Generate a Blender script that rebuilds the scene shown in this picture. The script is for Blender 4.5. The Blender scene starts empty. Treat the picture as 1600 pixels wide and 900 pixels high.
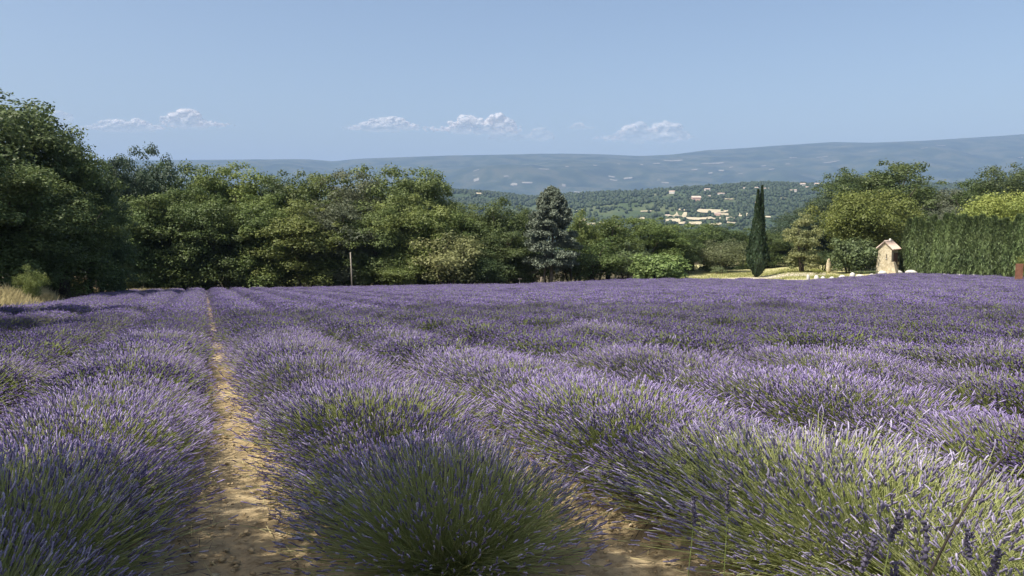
import bpy, math, random
import numpy as np
from mathutils import Vector, Matrix

sc = bpy.context.scene
COL = sc.collection
PI = math.pi

# ------------------------------------------------------------------ camera
FPX = 1200.0                      # focal length in pixels of the 1600 px wide photograph
HC = 1.65                         # eye height above the soil
PITCH = math.atan(120 / FPX)      # true horizon lies 120 px above the middle
cam_d = bpy.data.cameras.new('camera')
cam = bpy.data.objects.new('camera', cam_d)
COL.objects.link(cam)
cam_d.sensor_width = 36.0
cam_d.lens = 36.0 * FPX / 1600.0
cam_d.clip_start = 0.05
cam_d.clip_end = 80000
cam.location = (0, 0, HC)
cam.rotation_euler = (PI / 2 - PITCH, 0, 0)
sc.camera = cam

# ------------------------------------------------------------------ light
SUN_EL = math.radians(56)
SUN_AZ = math.radians(-121)       # measured clockwise from +Y: the sun stands to the left
world = bpy.data.worlds.new('World')
sc.world = world
world.use_nodes = True
nt = world.node_tree
bg = nt.nodes['Background']
sky = nt.nodes.new('ShaderNodeTexSky')
sky.sky_type = 'NISHITA'
sky.sun_disc = False
sky.sun_elevation = SUN_EL
sky.sun_rotation = SUN_AZ
sky.altitude = 300
sky.air_density = 1.0
sky.dust_density = 4.0
sky.ozone_density = 0.35
nt.links.new(sky.outputs[0], bg.inputs[0])
bg.inputs[1].default_value = 0.119
sun_d = bpy.data.lights.new('sun', 'SUN')
sun_d.energy = 5.0
sun_d.angle = math.radians(0.53)
sun_d.color = (1.0, 0.94, 0.84)
sun = bpy.data.objects.new('sun', sun_d)
COL.objects.link(sun)
SUN_DIR = Vector((math.sin(SUN_AZ) * math.cos(SUN_EL), math.cos(SUN_AZ) * math.cos(SUN_EL), math.sin(SUN_EL)))
sun.rotation_euler = (-SUN_DIR).to_track_quat('-Z', 'Y').to_euler()
sun.location = (-20, -5, 40)

sc.view_settings.view_transform = 'Standard'
sc.view_settings.look = 'None'
sc.view_settings.exposure = 0.46
sc.view_settings.gamma = 1.0
sc.view_settings.use_curve_mapping = False
cy = sc.cycles
cy.max_bounces = 8
cy.diffuse_bounces = 3
cy.glossy_bounces = 2
cy.transmission_bounces = 3
cy.transparent_max_bounces = 12
cy.volume_bounces = 2
cy.sample_clamp_indirect = 4
cy.use_denoising = True
try:
    cy.denoiser = 'OPENIMAGEDENOISE'
    cy.denoising_input_passes = 'RGB_ALBEDO_NORMAL'
    cy.denoising_prefilter = 'ACCURATE'
except Exception:
    pass

# ------------------------------------------------------------------ helpers
def smooth(a, b, x):
    t = np.clip((np.asarray(x, float) - a) / (b - a), 0, 1)
    return t * t * (3 - 2 * t)

def _hash(ix, iy, s):
    h = (ix.astype(np.int64) * 374761393 + iy.astype(np.int64) * 668265263 + s * 1442695041) & 0xffffffff
    h = ((h ^ (h >> 13)) * 1274126177) & 0xffffffff
    h = (h ^ (h >> 16)) & 0xffffffff
    return h / 4294967295.0

def vnoise(x, y, s=0):
    x = np.asarray(x, float); y = np.asarray(y, float)
    ix = np.floor(x); iy = np.floor(y)
    fx = x - ix; fy = y - iy
    fx = fx * fx * (3 - 2 * fx); fy = fy * fy * (3 - 2 * fy)
    a = _hash(ix, iy, s); b = _hash(ix + 1, iy, s); c = _hash(ix, iy + 1, s); d = _hash(ix + 1, iy + 1, s)
    return (a * (1 - fx) + b * fx) * (1 - fy) + (c * (1 - fx) + d * fx) * fy - 0.5

def fbm(x, y, oct=4, s=0):
    t = 0; a = 1.0
    for i in range(oct):
        t = t + a * vnoise(x, y, s + i * 17); x = x * 2.03 + 11.3; y = y * 2.03 + 5.7; a *= 0.5
    return t

CP, SP = math.cos(PITCH), math.sin(PITCH)
def ray(px, py):
    """direction through a pixel of the photograph, scaled so that its Y is 1"""
    dx = (px - 800) / FPX; dy = (450 - py) / FPX
    d = (dx, CP + dy * SP, -SP + dy * CP)
    return d[0] / d[1], d[2] / d[1]
def q_of(px, py=430):
    return ray(px, py)[0]
def z_at(px, py, Y):
    return HC + ray(px, py)[1] * Y

# field geometry: rows run along D, counted across along V
RA = math.atan2(482, 1200) * 1.0
RD = np.array([-math.sin(RA), math.cos(RA)])
RV = np.array([math.cos(RA), math.sin(RA)])
ROW = 1.94
GAP0 = 0.12
EDGE_PX = [-400, 100, 160, 318, 550, 800, 950, 1050, 1170, 1250, 1300, 1390, 1440, 1520, 1600, 1800]
EDGE_D = [80, 80, 80, 82, 82, 85, 86, 83, 79, 73, 77, 88, 88, 80, 72, 62]
EDGE_Q = [q_of(p) for p in EDGE_PX]
VLEFT = -7.7

def edge_depth(q):
    return np.interp(q, EDGE_Q, EDGE_D)

def ground(x, y):
    x = np.asarray(x, float); y = np.asarray(y, float)
    r = np.hypot(x, y)
    q = np.clip(x / np.maximum(y, 1.0), -1.5, 1.5)
    q = np.where(y < 1, 0, q)
    plane = -0.0823 * y + 0.013 * x
    w = smooth(0.0, 0.22, q)
    yy = np.clip(y - 55, 0, 90)
    plane = plane + w * 0.00056 * yy ** 2
    bank = smooth(VLEFT - 0.8, VLEFT - 5, x * RV[0] + y * RV[1]) * 1.35 * smooth(8, 25, y) * smooth(120, 80, y)
    und = 0.10 * fbm(x / 9.0, y / 9.0, 2, 5) * smooth(2, 8, r)
    ed = edge_depth(q)
    mound = 0.42 * smooth(.325, .365, q) * smooth(.72, .62, q) * smooth(ed + .2, ed + 2.0, y) * smooth(130, 105, y)
    near = plane + bank + und + mound
    far = -88 + 10 * fbm(x / 900.0, y / 900.0, 4, 9)
    f = smooth(135, 1100, r) ** 0.8
    near_c = np.where(r > 135, near * 135 / np.maximum(r, 135), near)
    return near_c * (1 - f) + far * f

def mesh_np(name, V, faces, mats=(), midx=None, smooth_sh=False, attrs=None):
    """faces: list of int arrays (n,k)"""
    me = bpy.data.meshes.new(name)
    V = np.asarray(V, np.float32)
    me.vertices.add(len(V)); me.vertices.foreach_set('co', V.ravel())
    loops = np.concatenate([f.ravel() for f in faces]).astype(np.int32)
    tot = np.concatenate([np.full(len(f), f.shape[1]) for f in faces]).astype(np.int32)
    st = np.concatenate([[0], np.cumsum(tot)[:-1]]).astype(np.int32)
    me.loops.add(len(loops)); me.loops.foreach_set('vertex_index', loops)
    me.polygons.add(len(tot)); me.polygons.foreach_set('loop_start', st); me.polygons.foreach_set('loop_total', tot)
    for m in mats: me.materials.append(m)
    if midx is not None: me.polygons.foreach_set('material_index', np.asarray(midx, np.int32))
    if attrs:
        for k, v in attrs.items():
            a = me.attributes.new(k, 'FLOAT', 'POINT'); a.data.foreach_set('value', np.asarray(v, np.float32))
    me.update(calc_edges=True)
    me.validate()
    if smooth_sh: me.polygons.foreach_set('use_smooth', np.ones(len(me.polygons), bool))
    return me

def obj(name, me, parent=None, loc=None, kind=None):
    o = bpy.data.objects.new(name, me); COL.objects.link(o)
    if parent is not None: o.parent = parent
    if loc is not None: o.location = loc
    if kind: o['kind'] = kind
    return o

def thing(name, label, cat, loc=(0, 0, 0), rz=0.0, group=None):
    o = bpy.data.objects.new(name, None); COL.objects.link(o)
    o.empty_display_size = 0.2
    o.location = loc; o.rotation_euler = (0, 0, rz)
    o['label'] = label; o['category'] = cat
    if group: o['group'] = group
    return o

def tag(o, label=None, cat=None, group=None, kind=None):
    if label: o['label'] = label
    if cat: o['category'] = cat
    if group: o['group'] = group
    if kind: o['kind'] = kind
    return o

def tube(P, R, n=6, cap=True):
    """verts and quad/tri faces of a tube through P with radii R"""
    P = [Vector(p) for p in P]; V = []; F = []
    for i, p in enumerate(P):
        t = (P[min(i + 1, len(P) - 1)] - P[max(i - 1, 0)]).normalized()
        a = t.cross(Vector((0.31, 0.92, 0.23))).normalized(); b = t.cross(a)
        for k in range(n):
            an = 2 * PI * k / n
            V.append(p + (a * math.cos(an) + b * math.sin(an)) * R[i])
    for i in range(len(P) - 1):
        for k in range(n):
            k2 = (k + 1) % n
            F.append((i * n + k, i * n + k2, (i + 1) * n + k2, (i + 1) * n + k))
    if cap:
        F.append(tuple(range(n))[::-1]); F.append(tuple((len(P) - 1) * n + k for k in range(n)))
    return V, F

class MB:
    def __init__(s): s.V = []; s.F = []
    def add(s, V, F):
        o = len(s.V); s.V += [tuple(v) for v in V]; s.F += [tuple(i + o for i in f) for f in F]; return s
    def tube(s, P, R, n=6): return s.add(*tube(P, R, n))
    def box(s, c, d, M=None):
        V = []
        for z in (-.5, .5):
            for y in (-.5, .5):
                for x in (-.5, .5):
                    v = Vector((x * d[0], y * d[1], z * d[2]))
                    if M is not None: v = M @ v
                    V.append(v + Vector(c))
        return s.add(V, [(0, 2, 3, 1), (4, 5, 7, 6), (0, 1, 5, 4), (2, 6, 7, 3), (0, 4, 6, 2), (1, 3, 7, 5)])
    def mesh(s, name, mat, sm=False):
        me = bpy.data.meshes.new(name); me.from_pydata(s.V, [], s.F); me.update()
        if mat: me.materials.append(mat)
        if sm: me.polygons.foreach_set('use_smooth', np.ones(len(me.polygons), bool))
        return me

# ------------------------------------------------------------------ materials
def new_mat(name):
    m = bpy.data.materials.new(name); m.use_nodes = True
    n = m.node_tree.nodes; l = m.node_tree.links
    return m, n, l, n['Principled BSDF']

def noise_node(n, l, scale, detail=4, rough=0.55, coord='Object', vec=None):
    t = n.new('ShaderNodeTexNoise'); t.inputs['Scale'].default_value = scale
    t.inputs['Detail'].default_value = detail; t.inputs['Roughness'].default_value = rough
    if vec is None:
        if coord == 'World':
            g = n.new('ShaderNodeNewGeometry'); vec = g.outputs['Position']
        else:
            c = n.new('ShaderNodeTexCoord'); vec = c.outputs[coord]
    l.new(vec, t.inputs['Vector'])
    return t

def ramp(n, l, src, stops):
    r = n.new('ShaderNodeValToRGB'); e = r.color_ramp.elements
    while len(e) > 1: e.remove(e[-1])
    e[0].position = stops[0][0]; e[0].color = (*stops[0][1], 1)
    for p, c in stops[1:]:
        x = e.new(p); x.color = (*c, 1)
    l.new(src, r.inputs[0]); return r

def mixc(n, l, fac, a, b, mode='MIX'):
    m = n.new('ShaderNodeMix'); m.data_type = 'RGBA'; m.blend_type = mode
    for s, v in ((0, fac), (6, a), (7, b)):
        if hasattr(v, 'links') or hasattr(v, 'is_linked'): l.new(v, m.inputs[s])
        elif s == 0: m.inputs[0].default_value = v
        else: m.inputs[s].default_value = (*v, 1)
    return m.outputs[2]

def rough_mat(name, stops, scale=6, rough=0.9, bump=0.0, bscale=40, coord='Object', detail=6):
    m, n, l, p = new_mat(name)
    t = noise_node(n, l, scale, detail, 0.6, coord)
    r = ramp(n, l, t.outputs['Fac'], stops)
    l.new(r.outputs[0], p.inputs['Base Color'])
    p.inputs['Roughness'].default_value = rough
    p.inputs['Specular IOR Level'].default_value = 0.2
    if bump:
        b = n.new('ShaderNodeBump'); b.inputs['Strength'].default_value = bump
        b.inputs['Distance'].default_value = 0.02
        t2 = noise_node(n, l, bscale, 5, 0.65, coord)
        l.new(t2.outputs['Fac'], b.inputs['Height']); l.new(b.outputs[0], p.inputs['Normal'])
    return m

def leaf_mat(name, translucent=0.3, rough=0.55, spread=0.3, scale=0.35):
    """foliage: the colour is the object's own colour, varied leaf by leaf and in soft patches"""
    m, n, l, p = new_mat(name)
    oi = n.new('ShaderNodeObjectInfo')
    at = n.new('ShaderNodeAttribute'); at.attribute_name = 'tint'
    t = noise_node(n, l, scale, 3, 0.5, 'Object')
    a = n.new('ShaderNodeMath'); a.operation = 'MULTIPLY_ADD'
    l.new(at.outputs['Fac'], a.inputs[0]); a.inputs[1].default_value = spread * 2; a.inputs[2].default_value = 1 - spread
    b = n.new('ShaderNodeMath'); b.operation = 'MULTIPLY_ADD'
    l.new(t.outputs['Fac'], b.inputs[0]); b.inputs[1].default_value = 0.9; b.inputs[2].default_value = 0.55
    c = n.new('ShaderNodeMath'); c.operation = 'MULTIPLY'; l.new(a.outputs[0], c.inputs[0]); l.new(b.outputs[0], c.inputs[1])
    hs = n.new('ShaderNodeHueSaturation')
    h = n.new('ShaderNodeMath'); h.operation = 'MULTIPLY_ADD'
    l.new(t.outputs['Fac'], h.inputs[0]); h.inputs[1].default_value = -0.06; h.inputs[2].default_value = 0.53
    l.new(h.outputs[0], hs.inputs['Hue']); l.new(c.outputs[0], hs.inputs['Value']); l.new(oi.outputs['Color'], hs.inputs['Color'])
    l.new(hs.outputs[0], p.inputs['Base Color'])
    p.inputs['Roughness'].default_value = rough
    p.inputs['Specular IOR Level'].default_value = 0.35
    tr = n.new('ShaderNodeBsdfTranslucent'); l.new(hs.outputs[0], tr.inputs['Color'])
    mx = n.new('ShaderNodeMixShader'); mx.inputs[0].default_value = translucent
    l.new(p.outputs[0], mx.inputs[1]); l.new(tr.outputs[0], mx.inputs[2])
    l.new(mx.outputs[0], n['Material Output'].inputs['Surface'])
    return m

M_LEAF = leaf_mat('leaf', 0.34)
M_NEEDLE = leaf_mat('needle', 0.12, 0.6, 0.4, 0.8)
M_BARK = rough_mat('bark', [(0.3, (0.045, 0.036, 0.028)), (0.7, (0.13, 0.105, 0.08))], 3, 0.95, 0.5, 12)
M_BARK_PALE = rough_mat('pale_bark', [(0.3, (0.12, 0.10, 0.075)), (0.7, (0.25, 0.21, 0.16))], 2, 0.95, 0.5, 10)

def soil_mat():
    m, n, l, p = new_mat('soil')
    t1 = noise_node(n, l, 1.3, 8, 0.62, 'World')
    t2 = noise_node(n, l, 16, 8, 0.7, 'World')
    r1 = ramp(n, l, t1.outputs['Fac'], [(0.3, (0.35, 0.262, 0.145)), (0.55, (0.44, 0.345, 0.20)), (0.75, (0.52, 0.425, 0.27))])
    r2 = ramp(n, l, t2.outputs['Fac'], [(0.35, (0.55, 0.5, 0.45)), (0.5, (1, 1, 1)), (0.68, (1.15, 1.12, 1.05))])
    c = mixc(n, l, 0.8, r1.outputs[0], r2.outputs[0], 'MULTIPLY')
    l.new(c, p.inputs['Base Color']); p.inputs['Roughness'].default_value = 0.95
    p.inputs['Specular IOR Level'].default_value = 0.1
    b = n.new('ShaderNodeBump'); b.inputs['Strength'].default_value = 0.9; b.inputs['Distance'].default_value = 0.02
    t3 = noise_node(n, l, 24, 8, 0.7, 'World')
    l.new(t3.outputs['Fac'], b.inputs['Height']); l.new(b.outputs[0], p.inputs['Normal'])
    return m
M_SOIL = soil_mat()
M_FLOOR = rough_mat('woodland_floor', [(0.35, (0.05, 0.045, 0.025)), (0.55, (0.11, 0.09, 0.05)), (0.7, (0.08, 0.085, 0.035))], 0.9, 1.0, 0.5, 9, 'World')
M_VALLEY = rough_mat('valley_land', [(0.35, (0.055, 0.08, 0.035)), (0.52, (0.10, 0.12, 0.05)), (0.62, (0.28, 0.25, 0.13)), (0.7, (0.08, 0.10, 0.045))], 0.006, 1.0, 0, 1, 'World')

# ------------------------------------------------------------------ ground sheet
def in_field(x, y):
    v = x * RV[0] + y * RV[1]
    q = x / np.maximum(y, 0.5)
    return (v > VLEFT) & (y < edge_depth(q)) & (v < 75) & (y > -1.5)

def build_ground():
    ang = np.concatenate([np.radians(np.linspace(-180, -44, 46, endpoint=False)), np.radians(np.linspace(-44, 44, 300, endpoint=False)), np.radians(np.linspace(44, 180, 46, endpoint=False))])
    rad = np.concatenate([[0.0], np.exp(np.linspace(math.log(0.4), math.log(20000), 470))])
    na, nr = len(ang), len(rad)
    A, R = np.meshgrid(ang, rad)
    X = R * np.sin(A); Y = R * np.cos(A); Z = ground(X, Y)
    fld = in_field(X, Y) & (R < 30)
    v = X * RV[0] + Y * RV[1]
    ph = np.abs(((v - GAP0) / ROW + 0.5) % 1 - 0.5) * ROW           # distance from the nearest gap line
    Z = Z + np.where(fld, 0.05 * smooth(0.2, 0.6, ph) + 0.035 * fbm(X * 5, Y * 5, 4, 3) + 0.02 * fbm(X * 17, Y * 17, 2, 8), 0)
    V = np.stack([X, Y, Z], -1).reshape(-1, 3)
    i = np.arange(nr - 1)[:, None]; j = np.arange(na)[None, :]; j2 = (j + 1) % na
    F = np.stack([i * na + j, i * na + j2, (i + 1) * na + j2, (i + 1) * na + j], -1).reshape(-1, 4)[:, ::-1]
    c = V[F].mean(1)
    r = np.hypot(c[:, 0], c[:, 1])
    mi = np.where(in_field(c[:, 0], c[:, 1]), 0, np.where(r < 260, 1, 2))
    me = mesh_np('ground', V, [F], [M_SOIL, M_FLOOR, M_VALLEY], mi, True)
    return obj('ground', me, kind='structure')
build_ground()

# ------------------------------------------------------------------ far hills
M_HILL = rough_mat('hill_scrub', [(0.34, (0.030, 0.050, 0.022)), (0.52, (0.055, 0.080, 0.034)), (0.64, (0.10, 0.115, 0.055)), (0.76, (0.20, 0.19, 0.11))], 0.0055, 1.0, 0, 1, 'World', 9)
M_MOUNT = rough_mat('mountain_forest', [(0.38, (0.014, 0.028, 0.018)), (0.5, (0.030, 0.046, 0.026)), (0.58, (0.060, 0.066, 0.040)), (0.66, (0.035, 0.048, 0.03)), (0.72, (0.15, 0.14, 0.10))], 0.0035, 1.0, 0, 1, 'World', 9)
M_PALEFIELD = rough_mat('stubble_field', [(0.3, (0.36, 0.31, 0.20)), (0.7, (0.50, 0.44, 0.30))], 0.01, 1.0, 0, 1, 'World')
M_ROCKFACE = rough_mat('pale_clearing', [(0.3, (0.16, 0.15, 0.125)), (0.7, (0.25, 0.235, 0.20))], 0.004, 1.0, 0, 1, 'World')

class Hill:
    """a sheet of real relief: foot at Y0, crest at Y1, falling again behind"""
    def __init__(s, Y0, Y1, crest, zfoot, amp, nscale, seed, power):
        s.Y0, s.Y1, s.zfoot, s.amp, s.ns, s.seed, s.pw = Y0, Y1, zfoot, amp, nscale, seed, power
        s.cp = [c[0] for c in crest]; s.cy = [c[1] for c in crest]
    def at(s, px, t):
        px = np.asarray(px, float); t = np.asarray(t, float)
        cy_ = np.interp(px, s.cp, s.cy)
        dx = (px - 800) / FPX; dy = (450 - cy_) / FPX
        yy = CP + dy * SP
        q = dx / yy; sl = (-SP + dy * CP) / yy
        Y = s.Y0 + (s.Y1 - s.Y0) * t
        X = q * Y
        zc = HC + sl * s.Y1
        tt = np.clip(t, 0, 1)
        prof = np.where(t <= 1, 1 - (1 - tt) ** s.pw, 1 - (t - 1) ** 1.5 * 1.2)
        z = s.zfoot + (zc - s.zfoot) * prof
        env = np.sin(np.clip(t, 0, 1) * PI) ** 0.9 * (1 - .55 * np.clip(t, 0, 1))
        ridge = np.abs(fbm(X / s.ns, Y / s.ns, 4, s.seed)) * 2 - 0.35
        z = z + env * s.amp * ridge
        return X, Y, z
    def find(s, px, py):
        t = np.linspace(0, 1, 400)
        X, Y, Z = s.at(np.full(400, px), t)
        # pixel row of each point
        up = (Z - HC); f = Y
        yc = up * CP + f * SP; zc = f * CP - up * SP
        rows = 450 - FPX * yc / zc
        k = np.argmin(np.abs(rows - py) + t * 0.5)
        return t[k]
    def build(s, name, mat, px0, px1, n, m):
        P, T = np.meshgrid(np.linspace(px0, px1, n), np.concatenate([np.linspace(0, 1, m), np.linspace(1.04, 1.8, 12)]))
        X, Y, Z = s.at(P, T)
        V = np.stack([X, Y, Z], -1).reshape(-1, 3); mm = P.shape[0]
        i = np.arange(mm - 1)[:, None]; j = np.arange(n - 1)[None, :]
        F = np.stack([i * n + j, i * n + j + 1, (i + 1) * n + j + 1, (i + 1) * n + j], -1).reshape(-1, 4)
        return obj(name, mesh_np(name, V, [F], [mat], None, True), kind='structure')
    def patch(s, px, py, w, h, rng, lift, mat, name):
        """a field draped on the slope, w by h photograph pixels across"""
        t0 = s.find(px, py - h / 2); t1 = s.find(px, py + h / 2)
        if abs(t0 - t1) < 0.004: t0, t1 = t0 + 0.004, t1 - 0.004
        a, b = min(t0, t1), max(t0, t1)
        nx, ny = 9, 4
        V = []; sk = rng.uniform(-0.06, 0.06)
        for jj in range(ny):
            for ii in range(nx):
                u = ii / (nx - 1) - 0.5; v_ = jj / (ny - 1)
                e = 1 - 0.35 * abs(v_ - 0.5) * rng.uniform(0.2, 1.6)
                x = px + w * (u * e + sk * (v_ - 0.5)) + rng.uniform(-.03, .03) * w
                tt = a + (b - a) * (v_ + rng.uniform(-.12, .12))
                X, Y, Z = s.at(x, tt); V.append((float(X), float(Y), float(Z) + lift))
        F = np.array([[jj * nx + ii, jj * nx + ii + 1, (jj + 1) * nx + ii + 1, (jj + 1) * nx + ii] for jj in range(ny - 1) for ii in range(nx - 1)])
        return obj(name, mesh_np(name, np.array(V), [F], [mat], None, True), kind='structure')

MOUNT = Hill(6500, 10500, [(-1200, 262), (-200, 256), (140, 250), (270, 250), (480, 249), (520, 252), (560, 248), (700, 243), (880, 240), (940, 241), (1000, 244), (1050, 242), (1100, 235), (1170, 231), (1240, 226), (1300, 222), (1360, 223), (1440, 220), (1600, 210), (1900, 200), (2800, 212)], -60, 200, 1500, 31, 1.25)
MOUNT.build('mountain_range', M_MOUNT, -1200, 2800, 420, 90)
HILL = Hill(1250, 2900, [(-800, 320), (300, 312), (560, 300), (690, 297), (760, 301), (830, 309), (880, 305), (1000, 298), (1100, 292), (1190, 286), (1240, 288), (1290, 290), (1340, 283), (1455, 288), (1510, 288), (1700, 292), (2400, 310)], -92, 34, 420, 77, 1.15)
HILL.build('wooded_hill', M_HILL, -800, 2400, 420, 110)

rng = random.Random(4)
for (px, py, w, h) in [(1026, 256, 13, 2.2), (1052, 252, 34, 2.0), (1114, 256, 44, 2.0), (1086, 266, 11, 2.5), (1111, 271, 8, 2.5), (1128, 267, 10, 3), (1040, 286, 13, 2), (1240, 247, 13, 2), (1194, 260, 9, 2), (1207, 265, 11, 2), (1232, 257, 9, 2), (1300, 254, 30, 1.6), (1285, 246, 22, 1.4), (744, 267, 11, 2), (791, 276, 9, 2), (803, 289, 13, 2), (824, 286, 20, 2.4), (850, 265, 20, 1.6), (886, 261, 6, 2), (956, 277, 12, 2), (959, 282, 14, 1.6), (982, 279, 16, 1.5), (967, 257, 4, 2), (881, 290, 7, 2), (744, 282, 10, 2), (905, 301, 18, 2.2), (1143, 262, 7, 1.8), (1158, 272, 9, 1.4), (1445, 232, 14, 1.2), (1470, 228, 20, 1.2), (1596, 247, 12, 1.4), (930, 259, 8, 1.5), (1003, 258, 5, 2)]:
    MOUNT.patch(px, py, w * .9, h * .62, rng, 6, M_ROCKFACE, 'mountain_clearing')
FIELDS = [(1115, 331, 50, 5), (1132, 336, 16, 3), (1163, 337, 17, 4), (1058, 338, 34, 4), (1052, 346, 26, 5), (1090, 343, 34, 3.5), (1128, 343, 46, 3.2), (1080, 350, 40, 4), (1118, 352, 24, 3), (1048, 356, 22, 4), (1150, 350, 30, 2), (1212, 364, 20, 3), (1197, 352, 24, 2.0), (910, 345, 14, 4), (750, 303, 14, 2), (1066, 329, 12, 2), (930, 352, 30, 4), (740, 304, 12, 1.6), (905, 330, 14, 2), (980, 318, 16, 1.6), (1010, 331, 18, 2), (1180, 318, 14, 1.6), (1228, 311, 16, 1.6), (1000, 344, 16, 2.4), (960, 356, 20, 3), (1060, 318, 12, 1.4), (1140, 312, 14, 1.4), (1204, 340, 14, 2)]
for (px, py, w, h) in FIELDS:
    HILL.patch(px, py, w, h, rng, 2.5, M_PALEFIELD, 'stubble_field')

# far trees on the wooded hill: too many to count
def far_wood():
    r = np.random.default_rng(8)
    N = 26000
    px = r.uniform(560, 1700, N); t = r.uniform(0.0, 1.02, N) ** 0.9
    X, Y, Z = HILL.at(px, t)
    keep = fbm(X / 160, Y / 160, 3, 41) + r.uniform(-.35, .35, N) > -0.12
    up = Z - HC; rows = 450 - FPX * (up * CP + Y * SP) / (Y * CP - up * SP)
    for (fx, fy, w, h) in FIELDS:
        inside = (np.abs(px - fx) < w * 0.5) & (rows > fy - h * 0.7) & (rows < fy + h * 0.9)
        keep &= ~(inside & (r.uniform(0, 1, N) < 0.93))
    X, Y, Z, t = X[keep], Y[keep], Z[keep], t[keep]
    n = len(X)
    g = (1 + 5 ** .5) / 2
    ico = np.array([(-1, g, 0), (1, g, 0), (-1, -g, 0), (1, -g, 0), (0, -1, g), (0, 1, g), (0, -1, -g), (0, 1, -g), (g, 0, -1), (g, 0, 1), (-g, 0, -1), (-g, 0, 1)]) / 1.9
    fi = np.array([(0, 11, 5), (0, 5, 1), (0, 1, 7), (0, 7, 10), (0, 10, 11), (1, 5, 9), (5, 11, 4), (11, 10, 2), (10, 7, 6), (7, 1, 8), (3, 9, 4), (3, 4, 2), (3, 2, 6), (3, 6, 8), (3, 8, 9), (4, 9, 5), (2, 4, 11), (6, 2, 10), (8, 6, 7), (9, 8, 1)])
    s = r.uniform(3.0, 6.5, n); h = s * r.uniform(0.8, 1.4, n)
    V = ico[None] * r.uniform(.7, 1.25, (n, 12, 1)) * np.stack([s, s, h], -1)[:, None, :] + np.stack([X, Y, Z + h * .6], -1)[:, None, :]
    F = (fi[None] + (np.arange(n) * 12)[:, None, None]).reshape(-1, 3)
    o = obj('hillside_wood', mesh_np('hillside_wood', V.reshape(-1, 3), [F], [M_LEAF], None, False, {'tint': np.repeat(r.uniform(0, 1, n), 12)}), kind='stuff')
    o.color = (0.05, 0.075, 0.03, 1)
    tag(o, 'distant mass of green trees covering the wooded hill beyond the valley', 'woodland')
far_wood()

# ------------------------------------------------------------------ leaf crowns
def cards(C, Nrm, L, W, r, droop=0.0):
    """rhombic leaf cards at C with normals Nrm; L, W lengths"""
    n = len(C)
    Nrm = Nrm / np.maximum(np.linalg.norm(Nrm, axis=1, keepdims=True), 1e-6)
    t = r.normal(size=(n, 3)); t[:, 2] -= droop
    t -= (t * Nrm).sum(1, keepdims=True) * Nrm
    t /= np.maximum(np.linalg.norm(t, axis=1, keepdims=True), 1e-6)
    b = np.cross(Nrm, t)
    L = L * r.uniform(.7, 1.3, n); W = W * r.uniform(.7, 1.3, n)
    bend = Nrm * (L * r.uniform(-.18, .18, n))[:, None]
    V = np.stack([C - t * L[:, None] * .5 - bend, C + b * W[:, None] * .5 + bend * .6, C + t * L[:, None] * .5 - bend, C - b * W[:, None] * .5 + bend * .6], 1)
    return V.reshape(-1, 3), np.arange(n * 4).reshape(n, 4)

def blob_leaves(blobs, per_area, r, leaf, aspect=0.6, upb=0.35, jit=0.5, flat=0.8):
    Cs, Ns, Ts = [], [], []
    for (c, rad) in blobs:
        k = int(per_area * rad * rad)
        d = r.normal(size=(k, 3)); d /= np.linalg.norm(d, axis=1, keepdims=True)
        d = d[d[:, 2] > -0.75 + r.uniform(0, .7, len(d)) * 0.6]
        k = len(d)
        rr = rad * (1 - 0.55 * r.uniform(0, 1, k) ** 2.2) * (1 + 0.22 * r.normal(size=k))
        p = np.asarray(c)[None] + d * rr[:, None] * np.array([1, 1, flat])
        Cs.append(p); Ns.append(d + jit * r.normal(size=(k, 3)) + np.array([0, 0, upb]))
        Ts.append(np.clip(r.uniform(0, 1, k) * .75 + r.uniform(0, .25), 0, 1))
    C = np.concatenate(Cs); N = np.concatenate(Ns); T = np.concatenate(Ts)
    V, F = cards(C, N, leaf, leaf * aspect, r)
    return V, F, np.repeat(T, 4)

def oak_crown(seed, R, z0, z1, nb, leaf=0.26, dens=150, pointy=0.0, skirt=0.0, name='crown'):
    r = np.random.default_rng(seed)
    bl = []
    zc = z0 + (z1 - z0) * .5; hz = (z1 - z0) * .5
    for i in range(nb):
        d = r.normal(size=3); d /= np.linalg.norm(d)
        rho = r.uniform(.45, .9) if i % 4 else r.uniform(0, .45)
        z = d[2] * rho
        prof = (1 - pointy * max(z, 0)) * (1.0 if z > 0 else 1 - .25 * abs(z))
        br = R * r.uniform(.2, .36) * (1 if nb < 75 else .78)
        bl.append(((d[0] * rho * (R - br * .6) * prof * 1.12, d[1] * rho * (R - br * .6) * prof * 1.12, zc + z * (hz - br * .4) * 1.05), br))
    for i in range(nb // 4):                     # small outlying tufts break the outline
        d = r.normal(size=3); d[2] = abs(d[2]) * .9; d /= np.linalg.norm(d)
        bl.append(((d[0] * R * .9, d[1] * R * .9, zc + d[2] * hz * .95), R * r.uniform(.1, .18)))
    for i in range(int(nb * skirt)):             # low boughs reaching almost to the ground
        a = r.uniform(0, 2 * PI); q = R * r.uniform(.35, .8)
        bl.append(((q * math.cos(a), q * math.sin(a), r.uniform(.5, z0 + (z1 - z0) * .3)), R * r.uniform(.18, .27)))
    V, F, T = blob_leaves(bl, dens, r, leaf)
    return mesh_np(name, V, [F], [M_LEAF], None, False, {'tint': T}), bl

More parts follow.
